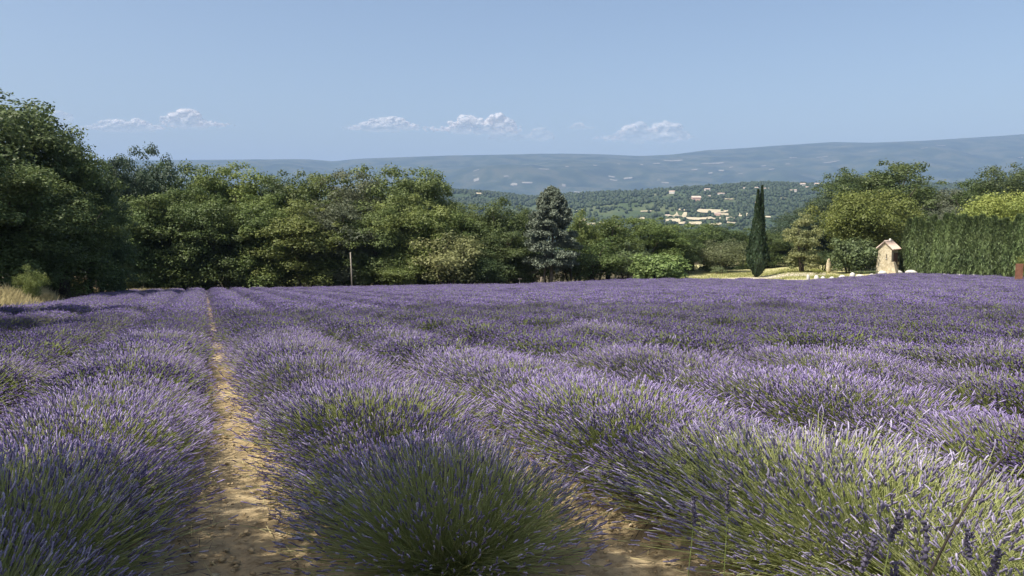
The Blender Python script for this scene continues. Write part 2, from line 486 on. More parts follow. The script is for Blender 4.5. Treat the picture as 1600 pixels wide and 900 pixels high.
def trunk_mesh(seed, H, r0, blobs, zb, mat=None, n=7, stems=1, limbs=7, spread=0.3):
    rg = random.Random(seed); mb = MB()
    for s in range(stems):
        a = 2 * PI * s / max(stems, 1) + rg.uniform(0, 1); off = spread * (stems > 1)
        p0 = Vector((math.cos(a) * off * .4, math.sin(a) * off * .4, -.3)); P = [p0]
        for k in range(1, 6):
            P.append(Vector((p0.x + math.cos(a) * off * k / 3 + rg.uniform(-.1, .1) * H * .02, p0.y + math.sin(a) * off * k / 3 + rg.uniform(-.1, .1) * H * .02, H * .78 * k / 5)))
        mb.tube(P, [r0 * (1.25 if k == 0 else 1 - .8 * k / 5) for k in range(6)], n)
        for k in range(limbs):
            c, br = rg.choice(blobs); st = P[rg.choice([1, 2, 2, 3])]
            e = Vector(c); m = st.lerp(e, .5) + Vector((0, 0, .12 * (e - st).length))
            mb.tube([st, m, e], [r0 * .4, r0 * .25, r0 * .08], 5)
    return mb.mesh('trunk', mat or M_BARK, True)

VARS = {}
def variant(key, crown, trunk): VARS.setdefault(key, []).append((crown, trunk))
for i, (R, z0, z1, nb, pt) in enumerate([(4.2, 1.0, 11, 62, .25), (3.9, .8, 11, 58, .45), (4.6, 1.2, 11, 70, .1), (3.6, 1.3, 11, 52, .35), (4.4, .9, 11, 66, .2), (4.1, 1.1, 11, 60, .5)]):
    me, bl = oak_crown(100 + i, R, z0, z1, int(nb * 1.6), 0.21, 330, pt, .3)
    variant('oak', me, trunk_mesh(i, 10, .24, bl, z0))
for i, (R, z0, z1, nb) in enumerate([(2.6, .1, 4.4, 44), (2.4, .1, 4.2, 38), (2.8, .15, 4.6, 46)]):
    me, bl = oak_crown(200 + i, R, z0, z1, nb, 0.16, 400, .1)
    variant('shrub', me, trunk_mesh(20 + i, 3.5, .09, bl, z0, None, 6, 3, 4, .5))
for i in range(2):                                # small low plants
    me, bl = oak_crown(240 + i, 1.0, 0.0, 1.5, 22, 0.1, 900, .0)
    variant('low', me, trunk_mesh(40 + i, 1.2, .035, bl, 0, None, 5, 3, 3, .2))
me, bl = oak_crown(250, 4.3, 3.6, 8.6, 60, .16, 420, .0)
variant('shade', me, trunk_mesh(60, 7.5, .26, bl, 4))
me, bl = oak_crown(260, 4.6, .8, 7.2, 90, 0.2, 330, .05)
variant('dome', me, trunk_mesh(50, 6, .2, bl, 1, None, 7, 2, 6, .4))
me, bl = oak_crown(261, 2.5, .3, 4.6, 60, 0.13, 420, .0)
variant('olive', me, trunk_mesh(51, 4, .16, bl, 1, None, 7, 2, 6, .4))
me, bl = oak_crown(262, 1.9, .15, 7.0, 84, 0.2, 420, .35, .45)
variant('bloom', me, trunk_mesh(52, 6, .13, bl, 1, None, 6, 2, 5, .3))
me, bl = oak_crown(263, 2.2, .05, 3.1, 34, 0.24, 300, .0, .5)
variant('fig', me, trunk_mesh(53, 2.4, .08, bl, 0, None, 6, 4, 3, .5))

def bounds(me):
    c = np.empty(len(me.vertices) * 3, np.float32); me.vertices.foreach_get('co', c); c = c.reshape(-1, 3)
    return float(np.percentile(c[:, 2], 99.6)), float(np.percentile(np.abs(c[:, 0]), 97) * 2)
VREF = {k: [bounds(c) for c, t in v] for k, v in VARS.items()}
GREEN = {'dark': (0.092, 0.128, 0.045), 'mid': (0.121, 0.163, 0.048), 'light': (0.172, 0.206, 0.054), 'lime': (0.290, 0.326, 0.076), 'olive': (0.197, 0.232, 0.121),
         'blue': (0.076, 0.110, 0.060), 'pale': (0.257, 0.278, 0.121), 'fig': (0.179, 0.241, 0.070), 'sage': (0.148, 0.187, 0.083), 'bloom': (0.296, 0.323, 0.136), 'grey': (0.137, 0.157, 0.093)}
_trees = [0]
def tree(kind, name, label, cat, px, top, width, depth, col, group=None, base_py=None, vi=None, rz=None):
    k = _trees[0]; _trees[0] += 1
    q = q_of(px); X = q * depth; Y = depth
    zb = float(ground(X, Y)); zt = z_at(px, top, depth)
    h = zt - zb; w = width / FPX * depth
    iv = (k if vi is None else vi) % len(VARS[kind])
    crown, trunk = VARS[kind][iv]; rh, rw = VREF[kind][iv]
    rgx = random.Random(900 + k)
    o = thing(name, label, cat, (X, Y, zb - 0.05), rgx.uniform(0, 6.28) if rz is None else rz, group)
    s = w / rw * (1.12 if kind == 'oak' else 1.0); o.scale = (s, s * rgx.uniform(.9, 1.1), h / rh)
    tr = obj('trunk', trunk, o); cr = obj('crown', crown, o)
    c = GREEN[col]; f = rgx.uniform(.88, 1.12)
    cr.color = (c[0] * f * rgx.uniform(.94, 1.06), c[1] * f, c[2] * f * rgx.uniform(.9, 1.1), 1)
    return o

# ------------------------------------------------------------------ trees of the left wood
WL = 'trees of the wood behind the left end of the field'
def T(*a, **k): return tree(*a, **k)
# tall group at the left edge
T('oak', 'oak_tree', 'tallest oak at the left edge of the wood, rising highest against the sky', 'tree', -8, 150, 200, 58, 'dark', WL)
T('oak', 'oak_tree', 'tall oak just right of the tallest one at the left edge of the wood', 'tree', 58, 170, 140, 62, 'mid', WL)
T('oak', 'oak_tree', 'oak whose top steps down from the tall left group towards the notch', 'tree', 104, 212, 120, 66, 'dark', WL)
T('oak', 'oak_tree', 'oak at the right end of the tall left group, beside the skyline notch', 'tree', 140, 252, 84, 69, 'mid', WL)
T('oak', 'oak_tree', 'low front oak at the left edge above the dry grass bank', 'tree', 22, 262, 150, 52, 'mid', WL)
T('oak', 'oak_tree', 'front oak hanging over the shaded earth bank at left', 'tree', 98, 290, 130, 60, 'mid', WL)
T('oak', 'oak_tree', 'dark front oak over the right end of the shaded earth bank', 'tree', 158, 305, 80, 70, 'dark', WL)
# skyline of the long wood
T('oak', 'oak_tree', 'slim dark oak directly right of the skyline notch with a forked top', 'tree', 190, 248, 66, 88, 'blue', WL)
T('oak', 'oak_tree', 'dark oak with the highest pointed top right of the skyline notch', 'tree', 238, 234, 84, 92, 'blue', WL)
T('oak', 'oak_tree', 'dark oak on the skyline next to the pointed one, facing the low mountain', 'tree', 284, 256, 90, 94, 'dark', WL)
T('oak', 'oak_tree', 'green skyline oak above the far end of the bare earth path', 'tree', 332, 265, 104, 94, 'mid', WL)
T('oak', 'oak_tree', 'yellowish skyline oak right of the line of the earth path', 'tree', 388, 260, 104, 95, 'light', WL)
T('oak', 'oak_tree', 'skyline oak in the shallow dip of the wood top', 'tree', 442, 276, 90, 95, 'dark', WL)
T('oak', 'oak_tree', 'skyline oak right of the shallow dip in the wood top', 'tree', 492, 272, 96, 96, 'mid', WL)
T('oak', 'oak_tree', 'broad skyline oak straight above the thin wooden pole', 'tree', 546, 272, 104, 96, 'grey', WL)
T('oak', 'oak_tree', 'round-topped skyline oak right of the one above the thin pole', 'tree', 598, 262, 104, 97, 'mid', WL)
T('oak', 'oak_tree', 'bright skyline oak on the right shoulder of the wood', 'tree', 648, 268, 100, 97, 'mid', WL)
T('oak', 'oak_tree', 'last high oak where the wood top drops towards the valley view', 'tree', 686, 288, 66, 98, 'mid', WL)
# middle and front of the wood
T('oak', 'oak_tree', 'front oak with dark foliage at the left of the long wood, beside the dry grass', 'tree', 196, 322, 92, 84, 'mid', WL)
T('oak', 'oak_tree', 'front oak of the long wood under the pointed skyline oak', 'tree', 246, 306, 110, 87, 'mid', WL)
T('oak', 'oak_tree', 'large front oak just left of the line of the earth path', 'tree', 303, 298, 118, 88, 'mid', WL)
T('oak', 'oak_tree', 'dark front oak just right of the line of the earth path', 'tree', 360, 322, 92, 88, 'dark', WL)
T('oak', 'oak_tree', 'front oak under the yellowish skyline oak', 'tree', 412, 306, 104, 89, 'mid', WL)
T('oak', 'oak_tree', 'light green front oak halfway between the earth path line and the thin pole', 'tree', 466, 316, 124, 88, 'light', WL)
T('oak', 'oak_tree', 'dark grey-green front oak behind the thin wooden pole', 'tree', 535, 318, 108, 91, 'grey', WL)
T('oak', 'oak_tree', 'front oak above the low bright green shrub', 'tree', 588, 326, 100, 90, 'mid', WL)
T('oak', 'oak_tree', 'bright green oak above and left of the pale cream shrub', 'tree', 640, 308, 110, 92, 'light', WL)
T('oak', 'oak_tree', 'oak directly behind the pale cream shrub', 'tree', 690, 332, 90, 93, 'mid', WL)
T('oak', 'oak_tree', 'oak on the falling edge of the wood behind the pale shrub, right side', 'tree', 728, 320, 72, 96, 'mid', WL)
T('oak', 'oak_tree', 'dark round oak just left of the silvery fir', 'tree', 778, 312, 98, 96, 'dark', WL)
T('oak', 'oak_tree', 'oak crowding the left flank of the silvery fir', 'tree', 812, 326, 60, 99, 'dark', WL)
T('oak', 'oak_tree', 'low front oak between the pale shrub and the silvery fir', 'tree', 782, 362, 84, 91, 'dark', WL)
# understorey in front of the wood
WU = 'undergrowth shrubs along the foot of the wood'
for i, (px, top, w, d, c, lab) in enumerate([
    (46, 414, 44, 46, 'light', 'green shrub at the foot of the tall left oaks, above the dry grass bank'),
    (205, 412, 48, 82, 'mid', 'shrub at the wood edge beside the right-hand patch of dry grass'),
    (237, 408, 40, 84, 'light', 'light green shrub just right of the dry grass at the wood edge'),
    (272, 404, 56, 87, 'dark', 'dark shrub at the wood edge left of the earth path line'),
    (322, 398, 60, 88, 'dark', 'dark shrub at the wood edge at the far end of the earth path'),
    (375, 402, 60, 88, 'dark', 'dark shrub at the wood edge right of the earth path line'),
    (430, 398, 64, 89, 'dark', 'dark shrub below the light green front oak, left side'),
    (490, 400, 60, 89, 'dark', 'dark shrub below the light green front oak, right side'),
    (524, 404, 44, 89, 'mid', 'shrub immediately left of the thin wooden pole'),
    (574, 398, 50, 89, 'mid', 'shrub immediately right of the thin wooden pole')]):
    T('shrub', 'shrub', lab, 'shrub', px, top, w, d, c, WU)
T('shrub', 'shrub', 'low bright green rounded shrub at the wood edge right of the thin pole', 'shrub', 624, 405, 68, 87, 'light')
T('shrub', 'flowering_shrub', 'large pale cream-green rounded shrub in front of the wood', 'shrub', 699, 364, 100, 88, 'pale')
T('shrub', 'shrub', 'dark shrub filling the gap between the pale cream shrub and silvery fir', 'shrub', 760, 392, 70, 89, 'dark', WU)
T('shrub', 'shrub', 'dark bush closing the view behind the trunks of the silvery fir', 'shrub', 858, 384, 70, 97, 'dark', WU)
T('shrub', 'shrub', 'dark shrub at the right foot of the silvery fir', 'shrub', 893, 388, 58, 92, 'dark', WU)

# trees between the fir and the cypress, the valley seen over their tops
WM = 'trees between the silvery fir and the cypress'
for (kind, px, top, w, d, c, lab) in [
    ('oak', 906, 330, 52, 97, 'light', 'narrow yellow-green tree against the right flank of the silvery fir'),
    ('oak', 950, 341, 90, 100, 'mid', 'rounded green tree second to the right of the silvery fir'),
    ('oak', 1012, 341, 84, 102, 'mid', 'rounded green tree behind and above the bright fig bush'),
    ('oak', 1046, 352, 66, 106, 'dark', 'dark green tree behind the fig bush on its right'),
    ('oak', 1082, 350, 72, 112, 'mid', 'tree behind the grey olive on its left, under the pale valley fields'),
    ('oak', 1122, 350, 72, 116, 'dark', 'tree directly behind the grey olive tree'),
    ('oak', 1160, 358, 60, 116, 'mid', 'tree close to the left side of the dark cypress'),
    ('oak', 1208, 362, 58, 116, 'dark', 'tree close to the right side of the dark cypress'),
    ('shrub', 930, 372, 84, 94, 'mid', 'front bush with yellowish tips right of the silvery fir'),
    ('shrub', 978, 378, 74, 95, 'sage', 'front bush left of the bright fig bush'),
    ('shrub', 1060, 384, 60, 106, 'dark', 'dark bush between the fig bush and grey olive'),
    ('shrub', 1192, 390, 84, 118, 'dark', 'dark bush behind the foot of the cypress'),
    ('shrub', 1232, 384, 44, 116, 'blue', 'dark bush left of the variegated shrub across the lawn')]:
    T(kind, 'shrub' if kind == 'shrub' else 'oak_tree', lab, 'shrub' if kind == 'shrub' else 'tree', px, top, w, d, c, WM)
T('fig', 'fig_tree', 'low rounded bright green fig bush at the far edge of the lavender', 'shrub', 1028, 396, 76, 85.5, 'fig')
T('olive', 'olive_tree', 'grey-green olive tree standing on the lawn left of the cypress', 'tree', 1128, 374, 88, 108, 'olive')
T('low', 'shrub', 'small grey round shrub at the foot of the olive tree', 'shrub', 1121, 414, 24, 104, 'olive')

# right-hand garden
WR = 'dark trees behind the garden on the right'
for (px, top, w, d, c, lab) in [
    (1240, 336, 62, 122, 'blue', 'dark tree at the left end of the garden trees, beyond the variegated shrub'),
    (1262, 318, 70, 126, 'blue', 'grey-green tree on the left slope of the garden tree skyline'),
    (1290, 304, 70, 128, 'blue', 'bluish dark oak on the left shoulder of the garden tree skyline'),
    (1326, 268, 90, 130, 'dark', 'high dark oak left of the highest garden oak'),
    (1392, 255, 112, 128, 'dark', 'highest oak behind the lime-green domed tree'),
    (1432, 284, 60, 126, 'dark', 'dark oak on the right shoulder of the highest garden oak'),
    (1412, 322, 84, 112, 'dark', 'dark oak behind the right side of the domed tree, above the stone hut'),
    (1470, 298, 76, 124, 'grey', 'oak in the dip of the skyline above the left part of the hedge'),
    (1516, 282, 76, 122, 'dark', 'oak with a pointed top rising out of the skyline dip above the hedge'),
    (1560, 262, 92, 120, 'dark', 'high dark oak above the yellow-green tree at right'),
    (1622, 266, 100, 120, 'dark', 'dark oak cut by the right edge of the picture above the hedge'),
    (1480, 326, 70, 104, 'grey', 'brownish tree just above the middle of the hedge'),
    (1690, 280, 110, 112, 'dark', 'dark oak beyond the right edge, behind the hedge')]:
    T('oak', 'oak_tree', lab, 'tree', px, top, w, d, c, WR)
T('dome', 'domed_tree', 'broad yellow-green domed tree behind the stone hut', 'tree', 1342, 299, 142, 100, 'light')
T('dome', 'acacia_tree', 'bright yellow-green tree rising over the hedge at the right', 'tree', 1574, 302, 150, 92, 'lime')
T('bloom', 'variegated_shrub', 'tall cream and green variegated shrub at the end of the lawn', 'shrub', 1253, 335, 48, 96, 'bloom')
T('shrub', 'shrub', 'dark shrub under the domed tree, between variegated shrub and standing stone', 'shrub', 1284, 392, 44, 101, 'dark')
T('fig', 'laurel_shrub', 'glossy dark shrub with pale leaf tips left of the stone hut', 'shrub', 1328, 372, 64, 93, 'sage')
T('shrub', 'shrub', 'dark leafy shrub filling the gap behind the left wall of the stone hut', 'shrub', 1356, 376, 44, 99, 'grey')
T('low', 'round_shrub', 'small clipped yellow-green ball shrub beside the standing stone', 'shrub', 1280, 418, 24, 91, 'lime')
WH = 'low herbs along the white stones'
for (px, top, w, lab) in [(1343, 422, 24, 'low olive-green herb clump among white stones left of the hut'), (1361, 421, 20, 'low green herb clump touching the left corner of the stone hut'), (1396, 421, 22, 'low yellowish herb clump in front of the stone hut'), (1318, 427, 16, 'smallest grey herb clump among the white stones, left of centre')]:
    T('low', 'herb', lab, 'plant', px, top, w, 90, 'sage', WH)
T('low', 'round_shrub', 'dense olive-green bush over the rusty panel at the right edge', 'shrub', 1604, 396, 26, 71, 'light')
# neighbours beyond the frame whose shade falls into the photograph
WO = 'tall trees left of the field'
for (px, d, top, w, lab) in [(-150, 47, 140, 190, 'tall oak on the left bank just outside the picture edge'), (-165, 25, 40, 190, 'tall oak on the left bank shading the outermost lavender row'), (-640, 15, -218, 460, 'tall oak on the left bank closest to the viewpoint')]:
    T('oak', 'oak_tree', lab, 'tree', px, top, w, d, 'dark', WO)

# ------------------------------------------------------------------ special trees
def spray_column(seed, H, R, n, leaf, taper=1.0, lumps=.22, lean=0.12, slim=.3, foot=.16):
    """upright sprays of a cypress column"""
    r = np.random.default_rng(seed)
    u = r.uniform(0, 1, n) ** 0.85
    prof = np.minimum(1, (u + .07) / foot) * np.clip(1 - ((u - .2).clip(0) / .82) ** (1.35 * taper), 0.02, 1)
    lump = 1 + lumps * np.sin(u * 37 + r.uniform(0, 6.28)) * r.uniform(.3, 1)
    a = r.uniform(0, 2 * PI, n)
    lob = 1 + .16 * np.sin(a * 4 + u * 9) + .10 * np.sin(a * 7 - u * 17)
    rad = R * prof * lob * lump * (1 - .5 * r.uniform(0, 1, n) ** 2)
    C = np.stack([np.cos(a) * rad, np.sin(a) * rad, u * H], -1)
    d = np.stack([np.cos(a), np.sin(a), np.zeros(n)], -1)
    N = d + r.normal(size=(n, 3)) * .35
    N /= np.linalg.norm(N, axis=1, keepdims=True)
    t = np.array([0, 0, 1.0])[None] + d * lean + r.normal(size=(n, 3)) * .22
    t -= (t * N).sum(1, keepdims=True) * N; t /= np.linalg.norm(t, axis=1, keepdims=True)
    b = np.cross(N, t); L = leaf * r.uniform(.6, 1.4, n); W = L * slim
    V = np.stack([C - t * L[:, None] * .5, C + b * W[:, None] * .5, C + t * L[:, None] * .5 + d * L[:, None] * .1, C - b * W[:, None] * .5], 1)
    return V.reshape(-1, 3), np.arange(4 * n).reshape(n, 4), np.repeat(r.uniform(0, 1, n), 4)

def cypress():
    Y = 94.0; q = q_of(1182); X = q * Y; zb = float(ground(X, Y))
    H = z_at(1186, 296, Y) - zb; k = Y / FPX
    o = thing('cypress_tree', 'slender dark cypress with a forked top standing alone on the lawn', 'tree', (X, Y, zb))
    Vs, Fs, Ts = [], [], []; off = 0
    for (dx, dy, h, R, sd) in [(-2.5 * k, 0, H * .955, 9.5 * k, 1), (4.0 * k, .2, H, 8.5 * k, 2), (.5 * k, -.3, H * .72, 12 * k, 3)]:
        V, F, t = spray_column(300 + sd, h, R * 1.4, 9500, .42, .66, .16, .12, .3, .30)
        lean = (V[:, 2:3] / h) ** 1.5 * np.array([[1.2 * k if dx < 0 else (1.6 * k if sd == 2 else 1 * k), 0, 0]])
        Vs.append(V + np.array([dx, dy, .35]) + lean); Fs.append(F + off); Ts.append(t); off += len(V)
    c = obj('crown', mesh_np('cypress_crown', np.concatenate(Vs), [np.concatenate(Fs)], [M_NEEDLE], None, False, {'tint': np.concatenate(Ts)}), o)
    c.color = (0.026, 0.048, 0.019, 1)
    obj('trunk', MB().tube([(0, 0, -.3), (0, 0, 1.0), (.1, 0, H * .5)], [.24, .18, .08], 8).mesh('trunk', M_BARK, True), o)
cypress()

def fir():
    Y = 89.0; q = q_of(861); X = q * Y; zb = float(ground(X, Y)); k = Y / FPX
    H = z_at(863, 292, Y) - zb
    o = thing('fir_tree', 'silvery blue-grey fir with a conical crown and bare forked trunk', 'tree', (X, Y, zb))
    r = np.random.default_rng(77); Cs, Ns, Ts = [], [], []
    tb = MB()
    tb.tube([(0, 0, -.3), (.05, 0, 2), (.15, 0, H * .5), (.2, 0, H * .97)], [.22, .19, .13, .03], 9)
    tb.tube([(-.85, .2, -.3), (-.75, .2, 1.5), (-.5, .1, 4.5), (.0, 0, H * .55)], [.13, .11, .09, .05], 8)
    for i in range(210):
        u = r.uniform(0, 1) ** 1.1; z = H * (.20 + .79 * u)
        a = r.uniform(0, 2 * PI)
        Rm = 53 * k * (1 - u) ** .52 * min(1, (u + .12) / .28) * r.uniform(.72, 1.1) + .15
        side = 1.12 if math.cos(a) > 0 and u < .3 else 1
        Rm *= side; up = .28 - .45 * (1 - u)
        e = np.array([math.cos(a) * Rm, math.sin(a) * Rm, z + up * Rm * .5])
        if i % 2: tb.tube([(.15, 0, z - .1), tuple(e * .5 + np.array([.08, 0, z * .5 + .05])), tuple(e)], [.05, .035, .01], 4)
        m = int(50 + 150 * Rm / 3)
        s = r.uniform(.15, 1, m) ** .7
        p = np.array([.1, 0, z])[None] * (1 - s[:, None]) + e[None] * s[:, None]
        side_v = np.array([-math.sin(a), math.cos(a), 0])
        w = r.normal(size=m) * .20 * (1.25 - s) * Rm ** .7 + r.normal(size=m) * .1
        p = p + side_v[None] * w[:, None] + np.stack([np.zeros(m), np.zeros(m), r.normal(size=m) * .13 - .08], -1)
        Cs.append(p); Ns.append(r.normal(size=(m, 3)) * .8 + np.array([math.cos(a) * .4, math.sin(a) * .4, .7])); Ts.append(np.clip(r.uniform(0, 1, m) * .7 + r.uniform(0, .3), 0, 1))
    C = np.concatenate(Cs); V, F = cards(C, np.concatenate(Ns), .36, .13, r, .3)
    c = obj('crown', mesh_np('fir_crown', V, [F], [M_NEEDLE], None, False, {'tint': np.repeat(np.concatenate(Ts), 4)}), o)
    c.color = (0.15, 0.178, 0.125, 1)
    obj('trunk', tb.mesh('trunk', M_BARK_PALE, True), o)
fir()

def hedge():
    meshes = []
    for i in range(4):
        V, F, t = spray_column(400 + i, 6.6, .62, 9000, .62, 1.7, .06, .13, .17)
        # blunt, feathery tops
        meshes.append(mesh_np('hedge_crown', V, [F], [M_NEEDLE], None, False, {'tint': t}))
    tr = MB().tube([(0, 0, -.2), (0, 0, 2), (0, 0, 5)], [.09, .07, .03], 6).mesh('trunk', M_BARK, True)
    n = 24; rg = random.Random(12)
    ords = ['leftmost', 'second', 'third', 'fourth', 'fifth', 'sixth', 'seventh', 'eighth', 'ninth', 'tenth', 'eleventh', 'twelfth', 'thirteenth', 'fourteenth', 'fifteenth', 'sixteenth', 'seventeenth', 'eighteenth', 'nineteenth', 'twentieth', 'twenty-first', 'twenty-second', 'twenty-third', 'twenty-fourth']
    for i in range(n):
        px = 1417 + i * 9.4; d = 91 - i * .75
        q = q_of(px); X = q * d; zb = float(ground(X, d))
        top = 344 + rg.uniform(-6, 7) - (3 if 3 < i < 9 else 0)
        h = z_at(px, top, d) - zb
        lab = ('leftmost conifer column of the clipped hedge, touching the stone hut' if i == 0 else ords[i] + ' conifer column of the tall green hedge, counted from the stone hut')
        o = thing('hedge_conifer', lab, 'hedge tree', (X, d, zb), rg.uniform(0, 6.28), 'conifer columns forming the hedge right of the stone hut')
        o.scale = (rg.uniform(1.1, 1.3), rg.uniform(1.1, 1.35), h / 6.6)
        c = obj('crown', meshes[i % 4], o); f = rg.uniform(.7, 1.2); c.color = (0.12 * f, 0.165 * f, 0.06 * f, 1)
        obj('trunk', tr, o)
hedge()

# ------------------------------------------------------------------ lawn, track, banks
M_LAWN = rough_mat('lawn_grass', [(0.35, (0.34, 0.34, 0.14)), (0.5, (0.45, 0.42, 0.20)), (0.68, (0.55, 0.50, 0.28))], 0.7, 1.0, 0.6, 12, 'World')
M_TRACK = rough_mat('gravel', [(0.35, (0.42, 0.37, 0.26)), (0.65, (0.58, 0.52, 0.39))], 2.0, 1.0, 0.5, 20, 'World')
def drape(name, pts, lift, mat, n=24, m=8):
    """sheet between two pixel-column/depth polylines laid on the ground"""
    (a, b) = pts; V = []
    for j in range(m):
        f = j / (m - 1)
        for i in range(n):
            g = i / (n - 1)
            A = [np.interp(g, np.linspace(0, 1, len(a)), [p[k] for p in a]) for k in (0, 1)]
            B = [np.interp(g, np.linspace(0, 1, len(b)), [p[k] for p in b]) for k in (0, 1)]
            px = A[0] * (1 - f) + B[0] * f; d = A[1] * (1 - f) + B[1] * f
            X = q_of(px) * d; V.append((X, d, float(ground(X, d)) + lift))
    F = np.array([[j * n + i, j * n + i + 1, (j + 1) * n + i + 1, (j + 1) * n + i] for j in range(m - 1) for i in range(n - 1)])
    return obj(name, mesh_np(name, np.array(V), [F], [mat], None, True), kind='structure')
drape('lawn', ([(985, 86), (1100, 81), (1200, 76), (1300, 76), (1420, 90)], [(1020, 112), (1100, 128), (1200, 134), (1300, 118), (1420, 100)]), 0.05, M_LAWN, 40, 24)
drape('gravel_track', ([(1110, 87), (1190, 88.5), (1290, 86)], [(1140, 92), (1200, 96), (1290, 95)]), 0.09, M_TRACK, 24, 10)

M_STRAW = rough_mat('dry_grass', [(0.3, (0.34, 0.28, 0.13)), (0.7, (0.52, 0.45, 0.24))], 3, 0.9)
def grass_mass(name, label, spots, n, hgt, mat, seed):
    r = np.random.default_rng(seed); Vs = []
    for (px, d, w, dep, k) in spots:
        P = px + r.normal(size=k) * w * .4; D = d + r.normal(size=k) * dep * .4
        X = q_of(1) * 0 + np.array([q_of(p) for p in P]) * D; Z = ground(X, D)
        a = r.uniform(0, 2 * PI, k); h = hgt * r.uniform(.5, 1.3, k); ln = r.uniform(.1, .6, k) * h
        b = np.stack([np.cos(a), np.sin(a), 0 * a], -1) * (.018 + .01 * r.uniform(0, 1, k))[:, None]
        base = np.stack([X, D, Z], -1); lean = np.stack([np.cos(a * 3), np.sin(a * 3), 0 * a], -1) * ln[:, None]
        mid = base + lean * .35 + np.stack([0 * h, 0 * h, h * .6], -1); tip = base + lean + np.stack([0 * h, 0 * h, h], -1)
        Vs.append(np.stack([base - b, base + b, mid + b * .7, mid - b * .7, tip], 1))
    V = np.concatenate(Vs); k = len(V); i0 = np.arange(k)[:, None] * 5
    o = obj(name, mesh_np(name, V.reshape(-1, 3), [i0 + np.array([[0, 1, 2, 3]]), i0 + np.array([[3, 2, 4]])], [mat]), kind='stuff')
    tag(o, label, 'grass')
    return o
grass_mass('dry_grass', 'pale dry straw-coloured grass on the bank left of the lavender rows', [(8, 38, 46, 7, 4200), (28, 42, 30, 6, 2500), (66, 50, 22, 5, 2000), (212, 79.5, 26, 3, 2600), (240, 82, 30, 2, 900), (120, 72, 60, 3, 1500), (-40, 33, 50, 8, 2500)], 0, .62, M_STRAW, 21)
M_LAWNBLADE = rough_mat('grass_blades', [(0.3, (0.14, 0.17, 0.05)), (0.7, (0.30, 0.29, 0.11))], 2, 0.9)
grass_mass('lawn_tufts', 'low green and straw tufts scattered on the lawn behind the lavender', [(1070, 90, 60, 8, 3000), (1160, 100, 90, 10, 3500), (1240, 98, 60, 12, 3500), (1290, 84, 50, 6, 2000), (1060, 87, 60, 3, 2000), (1180, 82, 90, 3, 2500)], 0, .22, M_LAWNBLADE, 22)
M_BANK = rough_mat('earth_bank', [(0.3, (0.16, 0.10, 0.06)), (0.7, (0.30, 0.20, 0.12))], 1.5, 1.0, 0.6, 8, 'World')
def bank():
    V = []; n, m = 40, 9
    for j in range(m):
        f = j / (m - 1)
        for i in range(n):
            g = i / (n - 1); px = 96 + 112 * g; d = 74 + 6 * g + (f - .5) * 4.5
            X = q_of(px) * d; e = math.sin(f * PI) * (math.sin(g * PI) ** .6)
            V.append((X, d, float(ground(X, d)) - .1 + 1.35 * e * (1 + .5 * float(fbm(g * 9, f * 4, 3, 6)))))
    F = np.array([[j * n + i, j * n + i + 1, (j + 1) * n + i + 1, (j + 1) * n + i] for j in range(m - 1) for i in range(n - 1)])
    obj('earth_bank', mesh_np('earth_bank', np.array(V), [F], [M_BANK], None, True), kind='structure')
bank()

# ------------------------------------------------------------------ stone hut and what stands round it
def stone_wall_mat():
    m, n, l, p = new_mat('rubble_stone')
    c = n.new('ShaderNodeTexCoord')
    v = n.new('ShaderNodeTexVoronoi'); v.inputs['Scale'].default_value = 4.2; l.new(c.outputs['Object'], v.inputs['Vector'])
    v2 = n.new('ShaderNodeTexVoronoi'); v2.feature = 'DISTANCE_TO_EDGE'; v2.inputs['Scale'].default_value = 4.2; l.new(c.outputs['Object'], v2.inputs['Vector'])
    r = ramp(n, l, v.outputs['Color'], [(0.1, (0.46, 0.40, 0.28)), (0.5, (0.56, 0.49, 0.35)), (0.9, (0.62, 0.56, 0.42))])
    e = ramp(n, l, v2.outputs['Distance'], [(0.0, (0.75, 0.72, 0.66)), (0.08, (1, 1, 1))])
    t = noise_node(n, l, 1.2, 6, .6); r2 = ramp(n, l, t.outputs['Fac'], [(0.3, (0.78, 0.76, 0.72)), (0.7, (1.05, 1.03, 1.0))])
    l.new(mixc(n, l, 1.0, mixc(n, l, 1.0, r.outputs[0], e.outputs[0], 'MULTIPLY'), r2.outputs[0], 'MULTIPLY'), p.inputs['Base Color'])
    p.inputs['Roughness'].default_value = .95
    b = n.new('ShaderNodeBump'); b.inputs['Strength'].default_value = .6; b.inputs['Distance'].default_value = .03
    l.new(v2.outputs['Distance'], b.inputs['Height']); l.new(b.outputs[0], p.inputs['Normal'])
    return m
M_STONE = stone_wall_mat()
M_TILE = rough_mat('roof_tile', [(0.3, (0.46, 0.33, 0.26)), (0.5, (0.56, 0.43, 0.35)), (0.72, (0.63, 0.53, 0.45))], 2.5, 0.9, 0.3, 20)
M_DOOR = rough_mat('weathered_wood', [(0.3, (0.075, 0.042, 0.028)), (0.7, (0.16, 0.095, 0.06))], 6, 0.8, 0.3, 30)
M_VOID = rough_mat('dark_opening', [(0.3, (0.10, 0.085, 0.065)), (0.7, (0.15, 0.13, 0.10))], 6, 0.9)
M_WHITE = rough_mat('white_limestone', [(0.3, (0.50, 0.48, 0.42)), (0.6, (0.66, 0.63, 0.56)), (0.8, (0.72, 0.70, 0.64))], 2.2, 0.95, 0.6, 9)
M_RUST = rough_mat('rusty_metal', [(0.3, (0.17, 0.075, 0.045)), (0.6, (0.27, 0.13, 0.08)), (0.8, (0.34, 0.19, 0.12))], 3, 0.8, 0.2, 30)
M_WOODGREY = rough_mat('grey_timber', [(0.3, (0.24, 0.21, 0.17)), (0.7, (0.38, 0.34, 0.28))], 4, 0.9, 0.3, 30)

